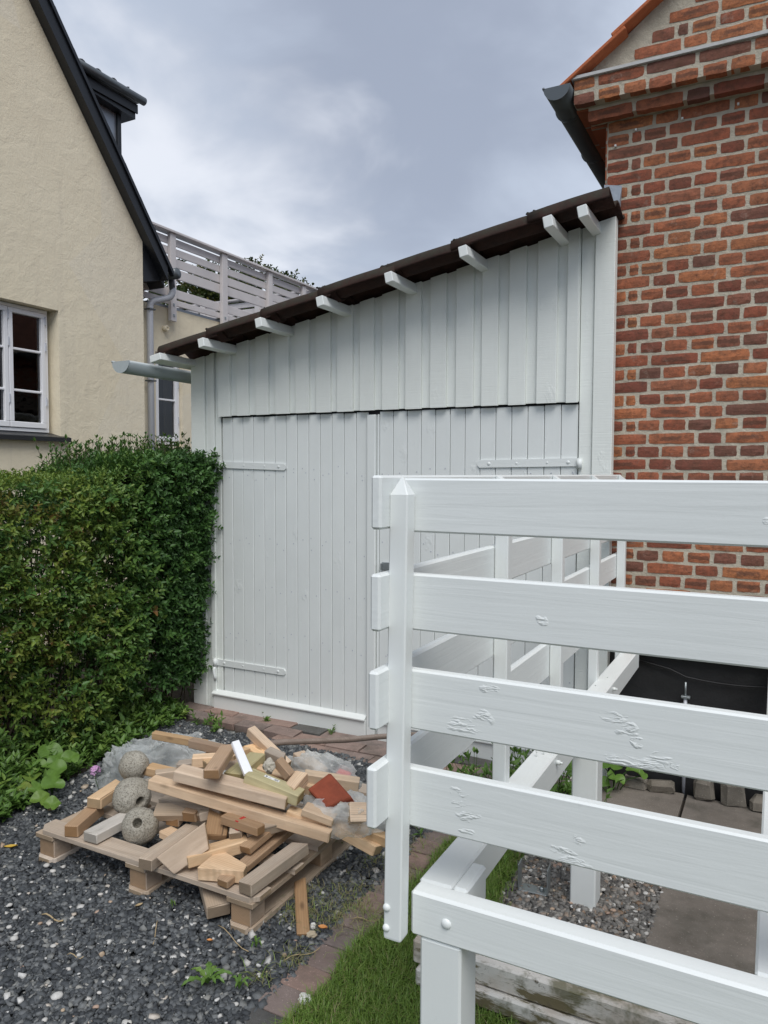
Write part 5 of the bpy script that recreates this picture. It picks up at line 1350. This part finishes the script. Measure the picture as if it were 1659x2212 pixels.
# tufts along the paver joints
P = []
for (x, y, s, n) in ((-1.40, 2.42, .05, 160), (-1.395, 2.25, .05, 240), (-1.33, 2.36, .03, 120), (-1.22, 2.30, .05, 240), (-1.50, 2.20, .05, 120), (-1.38, 2.0, .03, 90), (-1.40, 2.65, .05, 120), (-1.36, 2.85, .06, 160), (-1.42, 1.88, .03, 60), (-1.25, 2.62, .04, 120), (-1.55, 2.32, .05, 160)):
    P += [(rnd.gauss(x, s), rnd.gauss(y, s), .004) for _ in range(n)]
grass('grass_tufts', np.array(P), .036, 'grass', 'thin yellowing grass tufts growing in the joints beside the pavers', tint=(.93, .12), lean=2.0, w=.0011)

# ================================================================== TREE behind the terrace
def tree(name, x, y, h, cz, rx, rz, n, seed, label):
    r = empty(name, (x, y, 0), label, 'tree'); g = np.random.default_rng(seed)
    obj('trunk', tube_mesh([(x, y, 0), (x + .1, y, h * .3), (x - .05, y + .1, h * .55), (x, y, h * .9)], [.16, .12, .08, .02], M['stem'], 10), None, r)
    A, Bq = [], []
    for k in range(26):
        z = h * g.uniform(.3, .9); a = g.uniform(0, 6.28); L = rx * g.uniform(.5, 1.0); A.append((x, y, z)); Bq.append((x + math.cos(a) * L, y + math.sin(a) * L, z + L * g.uniform(.1, .6)))
    V, Fq = stick_mesh(A, Bq, .03); obj('limbs', np_mesh('limbs', V, Fq, M['stem']), Matrix.Identity(4), r)
    c = unit(g.normal(0, 1, (n, 3))) * (g.uniform(.35, 1, n) ** .5)[:, None] * np.array([[rx, rx, rz]]) + np.array([[x, y, cz]])
    k_ = nz(c, 1.3, seed); c = c[(k_ > -.12)]; n = len(c); c += g.normal(0, .06, (n, 3))
    d = unit(g.normal(0, 1, (n, 3)) + np.array([[0, 0, .5]]))
    p = twigs(c, d, np.full(n, .16), 4, np.full(n, .085), np.clip(g.normal(.45, .22, n), 0, 1), spread=1.1, ratio=.6)
    obj('crown', np_mesh('crown', p[0], p[1], M['tree_leaf'], p[2]), Matrix.Identity(4), r)
    return r
tree('tree', -9.3, 11.6, 5.2, 4.2, 1.9, 1.35, 5200, 3, 'green and yellowing tree standing behind the roof terrace')
tree('tree', -12.4, 11.2, 4.9, 4.0, 1.9, 1.25, 2600, 8, 'bushy tree further left behind the roof terrace')
tree('tree', -7.2, 13.5, 4.6, 4.2, 1.3, 1.0, 2000, 5, 'smaller tree at the right behind the terrace railing')

# ================================================================== TIMBER HEAP
TIM = [
    ('long', (-2.215, 2.208, 0.385), (-1.469, 2.384, 0.26), 0.055, 0.042, 'pine', 'longest pale timber laid slantwise across the front of the heap'),
    ('beam2', (-2.104, 2.24, 0.435), (-1.652, 2.363, 0.365), 0.075, 0.045, 'pine', 'thick pale timber lying just behind and above the longest one'),
    ('top3', (-1.903, 2.203, 0.475), (-2.064, 2.502, 0.45), 0.062, 0.036, 'brown_pine', 'short brown timber with a rough end on top of the heap, pointing at the viewer'),
    ('yel', (-2.573, 2.577, 0.4), (-2.287, 2.62, 0.39), 0.035, 0.035, 'yellow_pine', 'yellow stained batten sticking out at the top left of the heap over the plastic'),
    ('brn', (-2.335, 2.567, 0.41), (-2.085, 2.587, 0.399), 0.040, 0.040, 'brown_pine', 'brown batten end lying over the yellow one at the top left of the heap'),
    ('white', (-1.944, 2.402, 0.52), (-1.83, 2.344, 0.426), 0.036, 0.020, 'white_flake', 'short split board painted bright white standing on top of the heap'),
    ('green_label', (-1.838, 2.354, 0.43), (-1.611, 2.393, 0.373), 0.070, 0.045, 'green_pine', 'greenish treated timber with a white barcode sticker'),
    ('green2', (-1.93, 2.361, 0.4), (-1.978, 2.593, 0.4), 0.075, 0.045, 'green_pine', 'greenish treated timber without a sticker behind the split white board'),
    ('pale8', (-2.134, 2.754, 0.44), (-1.892, 2.707, 0.33), 0.045, 0.045, 'pine', 'clean pale beam rising highest at the back of the heap, beside the pole'),
    ('p9', (-2.123, 2.717, 0.37), (-1.903, 2.642, 0.348), 0.060, 0.045, 'pine', 'pale timber lying under the high back beam, left of the concrete lump'),
    ('p10a', (-1.952, 2.634, 0.41), (-1.853, 2.623, 0.399), 0.045, 0.050, 'grey_pine', 'pinkish short offcut just behind the concrete lump'),
    ('p12', (-1.933, 2.539, 0.37), (-1.669, 2.585, 0.319), 0.050, 0.040, 'pine', 'pale batten with stamped letters in the middle of the heap'),
    ('p13', (-1.677, 2.49, 0.41), (-1.666, 2.387, 0.39), 0.055, 0.050, 'pine', 'short yellowish offcut with a splintered strip near the broken brick'),
    ('p14', (-1.728, 2.588, 0.365), (-1.524, 2.699, 0.33), 0.055, 0.055, 'grey_pine', 'thick timber with a dark end pointing right, behind the broken brick'),
    ('bagtim1', (-1.918, 2.822, 0.34), (-1.718, 2.727, 0.32), 0.060, 0.040, 'pine', 'splintered pale offcut wrapped inside the upper clear plastic bag'),
    ('bagtim2', (-1.593, 2.385, 0.33), (-1.472, 2.416, 0.3), 0.070, 0.030, 'pine', 'pale offcut lying flat inside the lower plastic below the broken brick'),
    ('p18', (-1.66, 2.374, 0.31), (-1.484, 2.423, 0.266), 0.050, 0.030, 'pine', 'thin pale board lying under the plastic, just above the longest timber end'),
    ('p19', (-1.502, 2.473, 0.25), (-1.331, 2.522, 0.17), 0.050, 0.045, 'pine', 'timber poking furthest out over the right edge of the pallet'),
    ('p20', (-1.452, 2.494, 0.25), (-1.316, 2.561, 0.194), 0.050, 0.040, 'pine', 'short timber beside the one poking out furthest right, nearer the railing'),
    ('p21', (-1.612, 2.035, 0.187), (-1.587, 2.345, 0.2), 0.060, 0.045, 'grey_pine', 'grey weathered timber lying along the right edge of the pallet, rotten near end'),
    ('p24', (-1.914, 2.071, 0.2), (-1.761, 2.242, 0.227), 0.060, 0.045, 'pine', 'orange-tinted timber on the front pallet board just left of the wedge'),
    ('p26', (-2.04, 1.992, 0.187), (-2.071, 2.281, 0.19), 0.062, 0.045, 'grey_pine', 'greyish timber overhanging the middle block of the pallet front'),
    ('p27', (-2.39, 2.043, 0.182), (-2.391, 2.265, 0.182), 0.075, 0.040, 'bleached', 'bleached whitish timber lying left of the front stone ball'),
    ('p28', (-2.499, 2.043, 0.187), (-2.57, 2.241, 0.187), 0.060, 0.048, 'brown_pine', 'brown timber lowest at the left end of the pallet'),
    ('p29', (-2.536, 2.193, 0.235), (-2.586, 2.384, 0.23), 0.070, 0.045, 'pine', 'brown timber resting on the one at the left end of the pallet'),
    ('p30', (-2.485, 2.452, 0.3), (-2.301, 2.458, 0.3), 0.060, 0.040, 'pine', 'pale timber end peeping out behind the rear stone ball'),
    ('p31', (-2.381, 2.392, 0.31), (-2.217, 2.56, 0.31), 0.050, 0.040, 'grey_pine', 'grey timber end behind the left end of the longest timber'),
    ('q1', (-2.251, 2.301, 0.26), (-1.921, 2.311, 0.275), 0.050, 0.040, 'grey_pine', 'grey timber end right of the middle stone ball under the longest timber'),
    ('q2', (-2.234, 2.242, 0.24), (-2.052, 2.307, 0.255), 0.060, 0.040, 'grey_pine', 'dark wedge-cut end between the middle stone ball and the heap'),
    ('q3', (-2.152, 2.247, 0.22), (-2.201, 2.473, 0.263), 0.060, 0.050, 'brown_pine', 'brown square timber end low behind the front stone ball'),
    ('q4', (-2.068, 2.255, 0.25), (-2.116, 2.483, 0.293), 0.060, 0.045, 'brown_pine', 'upright square brown end in the middle of the row under the longest timber'),
    ('q5', (-2.022, 2.268, 0.26), (-1.831, 2.425, 0.299), 0.050, 0.035, 'grey_pine', 'grey brown plank end right of the square brown end under the longest timber'),
    ('q6', (-1.87, 2.185, 0.235), (-1.999, 2.379, 0.288), 0.085, 0.028, 'brown_pine', 'flat brown plank tilted down towards the viewer in the hollow of the heap'),
    ('q7', (-1.876, 2.247, 0.29), (-1.688, 2.234, 0.29), 0.045, 0.035, 'brown_pine', 'orange brown batten marked with red paint'),
    ('q8', (-1.792, 2.209, 0.25), (-1.886, 2.363, 0.292), 0.050, 0.040, 'grey_pine', 'grey tinted small end beside the red marked batten'),
    ('q9', (-1.775, 2.251, 0.255), (-1.632, 2.375, 0.287), 0.042, 0.042, 'grey_pine', 'grey timber end tilted above the lath'),
    ('q10', (-1.732, 2.185, 0.22), (-1.709, 2.407, 0.26), 0.050, 0.030, 'brown_pine', 'narrow brown batten lying parallel to the long lath in the hollow'),
    ('q11', (-1.712, 2.035, 0.172), (-1.705, 2.462, 0.202), 0.050, 0.030, 'brown_pine', 'long thin brown lath running back from the front pallet board'),
    ('q12', (-2.173, 2.233, 0.17), (-2.009, 2.206, 0.17), 0.060, 0.030, 'pine', 'flat pale board piece seen between the front stone ball and the leaning plank'),
    ('r1', (-2.248, 2.551, 0.36), (-2.047, 2.561, 0.36), 0.050, 0.045, 'pine', 'pale timber crossing beneath the rough-ended top timber'),
    ('r2', (-2.236, 2.465, 0.38), (-2.081, 2.583, 0.38), 0.060, 0.045, 'pine', 'pale block end lying left of the rough-ended top timber'),
    ('r3', (-2.316, 2.459, 0.34), (-2.176, 2.543, 0.355), 0.050, 0.040, 'grey_pine', 'short greyish timber end at the left back of the heap near the plastic'),
    ('r4', (-2.173, 2.465, 0.37), (-2.087, 2.644, 0.389), 0.060, 0.040, 'pine', 'pale timber piece low behind the thick pale timber'),
    ('s33', (-1.418, 2.113, 0.02), (-1.588, 2.344, 0.056), 0.045, 0.020, 'brown_pine', 'thin lath fallen from the pallet on to the gravel at the right'),
    ('s34', (-1.726, 2.033, 0.075), (-1.981, 2.246, 0.103), 0.085, 0.045, 'grey_pine', 'square timber slipped under the front of the pallet'),
    ('pole', (-2.229, 2.866, 0.3), (-1.525, 3.829, 0.182), 0.026, 0.026, 'pole_wood', 'old grey round pole running from the heap to behind the railing post'),
    ('inner1', (-1.818, 2.601, 0.33), (-1.663, 2.64, 0.33), 0.060, 0.050, 'pine', 'pale timber buried in the middle right of the heap'),
    ('inner2', (-1.938, 2.421, 0.33), (-1.779, 2.623, 0.33), 0.080, 0.050, 'pine', 'pale timber buried in the centre below the sticker timber'),
]

def rough_beam(l, w, h, mat, seed, cut=0.0, bev=.0035):
    """sawn timber: slightly out of square, with a mitred or broken end"""
    me = box_mesh(l, w, h, bev, mat).copy(); r = random.Random(seed); k = r.choice((-1, 0, 0, 1)) * cut * w
    for v in me.vertices:
        sx = 1 if v.co.x > 0 else -1
        v.co.x += sx * r.uniform(-.0015, .0015) + (k * (v.co.y / w) if sx > 0 else r.uniform(-.1, .1) * .02 * (v.co.y / w))
        v.co.y += r.uniform(-.0012, .0012); v.co.z += r.uniform(-.001, .001)
    return me
for i, (key, A, Bq, w, h, mt, lb) in enumerate(TIM):
    l = (Vector(Bq) - Vector(A)).length
    if key == 'pole':
        rr = [.015, .0145, .014, .015, .0145, .014, .0135, .013]
        pts = [tuple(Vector(A).lerp(Vector(Bq), k / 7) + Vector((0, 0, .004 * math.sin(k * 1.7)))) for k in range(8)]
        me = tube_mesh(pts, rr, M[mt], 12)
        tag(obj('wooden_pole', me, None), lb, 'pole'); continue
    me = rough_beam(l, w, h, M[mt], i, 0 if key in ('long', 'beam2', 'green_label') else .5)
    roll = {'q9': .35, 'q2': .5, 'pale8': .12, 'q6': .08, 's33': 0, 'p10a': .15}.get(key, rnd.uniform(-.04, .04))
    nm = {'q11': 'wooden_lath', 's33': 'wooden_lath', 'white': 'painted_board'}.get(key, 'timber_offcut')
    o = beam(nm, A, Bq, w, h, M[mt], None, me=me, roll=roll, label=lb, cat='timber', group='timber offcuts heaped on the pallet')
    if key == 'green_label':
        st = obj('sticker', box_mesh(.066, .017, .0006, .0001, M['sticker']), WM[o.name] @ Matrix.Translation((-.020, .010, h / 2 + .0006)) @ Matrix.Rotation(-.02, 4, 'Z'), o)
        bx = [(.012 + k * .0022 + (.0008 if k % 3 else 0), .0007 + .0006 * (k % 2)) for k in range(8)]
        for (q, ww) in bx: obj('barcode_bar', box_mesh(ww, .010, .0004, .00005, M['ink']), WM[st.name] @ Matrix.Translation((q, -.001, .0005)), st)
        obj('printed_mark', box_mesh(.007, .008, .0004, .00005, M['ink']), WM[st.name] @ Matrix.Translation((-.024, 0, .0005)), st)
        obj('printed_line', box_mesh(.014, .0012, .0004, .00005, M['ink']), WM[st.name] @ Matrix.Translation((-.009, -.002, .0005)), st)
    if key == 'q7':
        obj('red_mark', box_mesh(.016, w + .001, h + .001, .001, M['red_ink']), WM[o.name] @ Matrix.Translation((-.01, 0, 0)), o)
    if key == 'p12':
        cu = bpy.data.curves.new('stamp', 'FONT'); cu.body = 'AVA'; cu.size = .022; cu.extrude = .0002
        tmp = bpy.data.objects.new('stamp_text', cu); scene.collection.objects.link(tmp)
        bpy.context.view_layer.update(); sm = bpy.data.meshes.new_from_object(tmp.evaluated_get(bpy.context.evaluated_depsgraph_get())); bpy.data.objects.remove(tmp)
        sm.materials.clear(); sm.materials.append(M['brown_pine'])
        obj('stamped_letters', sm, WM[o.name] @ Matrix.Translation((.03, -.008, h / 2 + .0006)), o)
# wedge-shaped offcut and leaning plank, modelled on their own
def poly_piece(name, topv, h, mat, label, seed=0):
    r = random.Random(seed); c = Vector([sum(v[i] for v in topv) / len(topv) for i in range(3)])
    n = len(topv); V = [tuple(Vector(v) - c) for v in topv] + [tuple(Vector(v) - c - Vector((r.uniform(-.004, .004), r.uniform(-.004, .004), h))) for v in topv]
    Fc = [tuple(range(n)), tuple(range(n, 2 * n))[::-1]] + [(i, n + i, n + (i + 1) % n, (i + 1) % n) for i in range(n)]
    me = mesh(name, V, Fc, mat)
    import bmesh
    bm = bmesh.new(); bm.from_mesh(me); bmesh.ops.recalc_face_normals(bm, faces=bm.faces); bmesh.ops.bevel(bm, geom=bm.edges[:], offset=.002, segments=1, affect='EDGES'); bm.to_mesh(me); bm.free()
    return obj(name, me, Matrix.Translation(c), None, label=label, cat='timber', group='timber offcuts heaped on the pallet')
poly_piece('timber_offcut', [(-1.822, 2.030, .192), (-1.832, 2.151, .196), (-1.80, 2.160, .197), (-1.672, 2.125, .195), (-1.655, 2.085, .194)], .048, M['pine'], 'triangular splintered wedge of pale wood at the front of the heap', 3)
poly_piece('timber_offcut', [(-1.992, 2.020, .215), (-1.975, 2.045, .218), (-1.862, 2.150, .325), (-1.878, 2.130, .33)], .012, M['pine'], 'x', 4) if False else None
A_ = Vector((-1.995, 2.018, .185)); B_ = Vector((-1.865, 2.145, .30)); dd = (B_ - A_).normalized(); up = Vector((-.35, .1, .93)); sd_ = dd.cross(up).normalized(); up = sd_.cross(dd)
R = Matrix((dd, -sd_, up)).transposed().to_4x4()
me = box_mesh(.205, .026, .088, .003, M['pine']).copy()
for v in me.vertices:
    if v.co.x < 0 and v.co.z < 0: v.co.x += .02
    if v.co.x > 0 and v.co.z < 0: v.co.x -= .035
obj('timber_offcut', me, Matrix.Translation((A_ + B_) / 2 + Vector((.02, -.005, -.028))) @ R, None, label='plank leaning on edge with slanted ends behind the orange tinted timber', cat='timber', group='timber offcuts heaped on the pallet')
obj('timber_offcut', rough_beam(.085, .045, .035, M['brown_pine'], 77, .4), Matrix.Translation((-1.765, 2.49, .405)) @ Euler((0, .75, .1)).to_matrix().to_4x4(), None, label='small rusty brown offcut standing right beside the concrete lump', cat='timber', group='timber offcuts heaped on the pallet')
obj('timber_offcut', rough_beam(.075, .075, .03, M['pine'], 78, .3), Matrix.Translation((-1.405, 2.47, .305)) @ Euler((.9, .2, .9)).to_matrix().to_4x4(), None, label='square pale block end standing inside the lower plastic nearest the railing', cat='timber', group='timber offcuts heaped on the pallet')

# pallet
pl = empty('pallet', (-2.15, 2.5, 0), 'grey weathered wooden pallet carrying the timber heap', 'pallet')
def pboard(name, x0, x1, y0, y1, z0, z1, ax, cham=(.03, .03), far=True):
    """board with clipped corners at the near (and far) end"""
    if ax == 0: P_ = [(x0, y1), (x0, y0 + cham[0]), (x0 + cham[0], y0), (x1 - cham[1], y0), (x1, y0 + cham[1]), (x1, y1)]
    else: P_ = [(x0, y1 - cham[0]), (x0, y0 + cham[0]), (x0 + cham[0], y0), (x1 - cham[0], y0), (x1, y0 + cham[0]), (x1, y1 - cham[0]), (x1 - cham[0], y1), (x0 + cham[0], y1)]
    c = ((x0 + x1) / 2, (y0 + y1) / 2, (z0 + z1) / 2); loc = []
    for (x, y) in P_: loc.append((x - c[0], y - c[1]) if ax == 0 else (y - c[1], -(x - c[0])))
    n = len(loc); t = (z1 - z0) / 2; V = [(a, b_, -t) for a, b_ in loc] + [(a, b_, t) for a, b_ in loc]
    Fc = [tuple(range(n))[::-1], tuple(range(n, 2 * n))] + [(i, (i + 1) % n, n + (i + 1) % n, n + i) for i in range(n)]
    me = mesh(name, V, Fc, M['pallet'])
    import bmesh
    bm = bmesh.new(); bm.from_mesh(me); bmesh.ops.recalc_face_normals(bm, faces=bm.faces); bmesh.ops.bevel(bm, geom=bm.edges[:], offset=.0015, segments=1, affect='EDGES'); bm.to_mesh(me); bm.free()
    return obj(name, me, Matrix.Translation(c) @ (Matrix.Identity(4) if ax == 0 else RZ), pl)
XS = (-2.70, -2.185, -1.69)
for k, x in enumerate(XS):
    pboard('skid_board', x, x + .105, 2.028, 3.08, .003, .024, 1, (.022, .022))
    pboard('stringer_board', x - .004, x + .098 if k < 2 else x + .112, 2.035, 3.07, .098, .117, 1, (.001, .001))
    for y in (2.045, 2.505, 2.985):
        B('block', (x + .008, y, .0242), (x + .096, y + .085, .0978), M['pallet_block'], pl, .003, axis=1)
for k, (y0, y1, xr) in enumerate(((2.036, 2.128, -1.565), (2.262, 2.325, -1.556), (2.45, 2.545, -1.575), (2.66, 2.75, -1.575), (2.83, 2.91, -1.575), (2.98, 3.07, -1.575))):
    pboard('deck_board', -2.695 + (.012 if k else 0), xr, y0, y1, .1172, .137, 0, (.035, .028) if k == 0 else (.001, .001))
# granite balls with a drilled hole
def stone_ball(c, r, hd, hr, label, seed):
    hd = Vector(hd).normalized(); V = []; Fc = []; n, m_ = 40, 26; a0 = math.asin(hr / r)
    prof = [(hr * .98, r * math.cos(a0) - .06), (hr, r * math.cos(a0) - .02), (hr * 1.0, r * math.cos(a0) - .004)]
    for k in range(m_ + 1):
        a = a0 + .03 + (math.pi - a0 * 2 - .06) * k / m_; prof.append((r * math.sin(a), r * math.cos(a)))
    prof += [(hr, -r * math.cos(a0) + .004), (hr * .98, -r * math.cos(a0) + .06)]
    for (q, z) in prof:
        for j in range(n):
            t = 2 * math.pi * j / n; p = Vector((q * math.cos(t), q * math.sin(t), z)); 
            s_ = 1 + .085 * mnoise.noise(p * 16 + Vector((seed, 0, 0))) + .035 * mnoise.noise(p * 75 + Vector((seed, 3, 0)))
            V.append((p * (s_ if q > hr * 1.02 else 1))[:])
    for k in range(len(prof) - 1):
        for j in range(n): Fc.append((k * n + j, (k + 1) * n + j, (k + 1) * n + (j + 1) % n, k * n + (j + 1) % n))
    Fc.append(tuple(range(n))); Fc.append(tuple(len(prof) * n - n + j for j in range(n))[::-1])
    me = mesh('stone_ball', V, Fc, M['granite'], True)
    obj('stone_ball', me, Matrix.Translation(c) @ hd.to_track_quat('Z', 'Y').to_matrix().to_4x4(), None, label=label, cat='stone ball', group='drilled granite balls')
stone_ball((-2.268, 2.190, .175), .0735, (.50, -.70, .62), .0185, 'front granite ball with its dark drilled hole facing the viewer', 1)
stone_ball((-2.42, 2.295, .228), .080, (.93, -.30, .02), .0185, 'middle granite ball, its hole turned to the right', 5)
stone_ball((-2.53, 2.415, .300), .066, (.9, .1, -.35), .017, 'rearmost granite ball beside the plastic sheet', 9)
def lump(name, c, s, mat, seed, amp=.3, sub=3):
    import bmesh
    bm = bmesh.new(); bmesh.ops.create_icosphere(bm, subdivisions=sub, radius=1)
    for v in bm.verts:
        q = 1 + amp * mnoise.noise(v.co * 1.6 + Vector((seed, 0, 0))) + amp * .5 * mnoise.noise(v.co * 4 + Vector((seed, 0, 7))); v.co = Vector((v.co.x * s[0], v.co.y * s[1], v.co.z * s[2])) * q
    me = bpy.data.meshes.new(name); bm.to_mesh(me); bm.free(); me.materials.append(mat); return me
obj('concrete_lump', lump('lump', 0, (.022, .022, .028), M['concrete'], 4, .5), Matrix.Translation((-1.803, 2.44, .425)), None, label='knobbly lump of old mortar on top of the heap', cat='rubble')
# broken brick
bk = empty('broken_brick', (-1.55, 2.50, .33), 'broken dark red brick lying on the plastic at the right of the heap', 'brick')
me = box_mesh(.155, .105, .055, .006, M['brick_piece']).copy(); r = random.Random(5)
for v in me.vertices: v.co += Vector((r.uniform(-.006, .006) + (.02 * v.co.y / .05 if v.co.x > 0 else 0), r.uniform(-.004, .004), r.uniform(-.004, .004)))
Mb = Matrix.Translation((-1.548, 2.50, .335)) @ Euler((.48, .25, -.42)).to_matrix().to_4x4()
obj('brick_body', me, Mb, bk)
obj('mortar_crust', lump('crust', 0, (.014, .04, .026), M['concrete'], 9, .6), Mb @ Matrix.Translation((.085, -.01, -.004)), bk)

# crumpled clear plastic
def bag(name, c, s, rz, label, seed, amp=.28, flat=None, nn=56):
    V = []; Fc = []; nu, nv_ = nn * 2, nn
    fr_ = random.Random(seed); folds = [(Vector((fr_.gauss(0, 1), fr_.gauss(0, 1), fr_.gauss(0, .5))).normalized(), fr_.uniform(5, 15), fr_.uniform(0, 6), fr_.uniform(.03, .09)) for _ in range(7)]
    for j in range(nv_ + 1):
        e = (j / nv_) * math.pi * .56
        for i in range(nu):
            a = 2 * math.pi * i / nu
            d = Vector((math.sin(e) * math.cos(a), math.sin(e) * math.sin(a), math.cos(e)))
            f = mnoise.noise(d * 2.1 + Vector((seed, 0, 0))) * amp
            # folds: ridged creases
            rdg = .14 * mnoise.noise(d * 1.7 + Vector((seed * 3, 2, 1)))
            for (fd, fr, ph, am) in folds:
                rdg += am * (1 - abs(math.sin(d.dot(fd) * fr + ph + 1.6 * mnoise.noise(d * 2.3 + fd * 5)))) ** 4
            p = d * (1 + f + rdg); p = p + Vector((fr_.uniform(-1, 1), fr_.uniform(-1, 1), fr_.uniform(-1, 1))) * .010; V.append((p.x * s[0], p.y * s[1], max(p.z * s[2], -.01 + .01 * mnoise.noise(d * 9))))
    for j in range(nv_):
        for i in range(nu): Fc.append((j * nu + i, (j + 1) * nu + i, (j + 1) * nu + (i + 1) % nu, j * nu + (i + 1) % nu))
    me = mesh(name, V, Fc, M['bag'], True)
    return obj(name, me, Matrix.Translation(c) @ Matrix.Rotation(rz, 4, 'Z'), None, label=label, cat='plastic sheet')
bag('plastic_sheet', (-2.70, 2.80, .0), (.42, .17, .25), .2, 'big crumpled sheet of milky plastic behind the stone balls', 3, .35)
bag('plastic_sheet', (-1.76, 2.78, .27), (.19, .085, .095), -.25, 'clear plastic bag at the back of the heap beside the pole', 11, .3, nn=36)
bag('plastic_sheet', (-1.50, 2.50, .235), (.165, .11, .10), .2, 'torn clear plastic bag under the broken brick', 17, .4, nn=36)
obj('red_plastic_scrap', box_mesh(.06, .045, .02, .005, M['red_plastic']), Matrix.Translation((-1.63, 2.74, .315)) @ Euler((.2, .2, .1)).to_matrix().to_4x4(), None, label='scrap of red plastic inside the rear plastic bag', cat='scrap')

# ================================================================== LITTER on the gravel
def curled(name, x, y, l, w, mat, rz, label, cat, z=.014):
    V = []; Fc = []
    for j in range(7):
        t = j / 6; ww = w * math.sin(math.pi * (.08 + .84 * t)) * .5
        V += [(l * (t - .5), -ww, .006 + .35 * l * (t - .5) ** 2 * 4 * .3 + .3 * ww), (l * (t - .5), 0, .35 * l * (t - .5) ** 2 * 4 * .3), (l * (t - .5), ww, .006 + .35 * l * (t - .5) ** 2 * .5 + .3 * ww)]
    for j in range(6): b_ = j * 3; Fc += [(b_, b_ + 3, b_ + 4, b_ + 1), (b_ + 1, b_ + 4, b_ + 5, b_ + 2)]
    obj(name, mesh(name, V, Fc, mat, True), Matrix.Translation((x, y, z)) @ Matrix.Rotation(rz, 4, 'Z'), None, label=label, cat=cat)
curled('fallen_leaf', -2.86, 2.03, .055, .024, M['yellow_leaf'], .7, 'curled yellow leaf on the gravel near the left frame edge', 'leaf')
curled('fallen_leaf', -2.78, 1.90, .045, .016, M['straw'], .1, 'dry brown leaf on the gravel below the yellow one', 'leaf')
curled('fallen_leaf', -1.372, 2.165, .034, .022, M['orange_leaf'], .2, 'orange curled leaf beside the paver edging', 'leaf', .02)
curled('fallen_leaf', -2.05, 1.97, .03, .014, M['straw'], 1.2, 'dry leaf scrap by the middle pallet skid', 'leaf') 
curled('fallen_leaf', -1.02, 1.68, .07, .035, plain('pale_green_leaf', (.26, .33, .17), .5), 1.1, 'pale green leaf lying on the grass below the post', 'leaf', .05)
curled('fallen_leaf', -1.68, 1.93, .02, .012, M['orange_leaf'], .4, 'small orange chip left of the fallen lath', 'leaf')
curled('fallen_leaf', -.64, 3.92, .04, .025, M['orange_leaf'], .4, 'small orange leaf on the slab by the cobbles', 'leaf', .02)
curled('fallen_leaf', -2.995, 2.35, .05, .022, M['straw'], 1.2, 'withered beige leaf under the round-leaved plant', 'leaf', .02)
obj('oyster_shell', lump('shell', 0, (.024, .018, .010), M['shell'], 3, .4), Matrix.Translation((-1.232, 1.845, .018)), None, label='white oyster shell where the pavers meet the grass', cat='shell')
obj('flint_stone', lump('shell', 0, (.019, .016, .009), plain('beige_stone', (.48, .40, .28), .7), 6, .3), Matrix.Translation((-1.395, 2.13, .014)), None, label='flat beige stone beside the orange leaf', cat='stone')
obj('flint_stone', lump('shell', 0, (.010, .012, .012), M['shell'], 8, .3), Matrix.Translation((-1.415, 2.17, .014)), None, label='small white stone just behind the orange leaf', cat='stone')
obj('flint_stone', lump('shell', 0, (.018, .014, .013), M['concrete'], 13, .3), Matrix.Translation((-2.555, 1.70, .012)), None, label='large grey brown pebble among white ones at the left', cat='stone')
for k, (x, y, l, a, lb) in enumerate(((-2.27, 1.77, .10, .1, 'pale wood splinter on the gravel in front of the pallet'), (-2.38, 1.32, .19, -1.2, 'forked dry twig at the bottom left of the gravel'), (-1.88, 1.88, .14, -.9, 'thin dry straw under the right end of the pallet'), (-1.62, 1.98, .2, -.35, 'long straw lying towards the pavers'), (-2.82, 1.78, .16, .05, 'dry stalk at the left edge of the gravel'), (-1.36, 2.02, .13, 1.0, 'thin curved straw lying on the pavers'), (-1.27, 2.29, .10, .45, 'pale straw across the paver joint'), (-2.02, 1.66, .06, .3, 'short straw in the middle of the gravel'))):
    p_ = [(x + l * (t / 5 - .5) * math.cos(a), y + l * (t / 5 - .5) * math.sin(a), .016 + .008 * math.sin(t * 1.3)) for t in range(6)]
    tag(obj('dry_stick', tube_mesh(p_, .0042 if k == 1 else .0028 if k == 0 else .0016, M['straw'], 6)), lb, 'twig')
me = rough_beam(.055, .03, .025, M['brown_pine'], 99, .5); obj('timber_offcut', me, Matrix.Translation((-1.665, 3.30, .02)) @ Matrix.Rotation(.3, 4, 'Z'), None, label='small wood chip in the gravel beside the front paving', cat='timber')
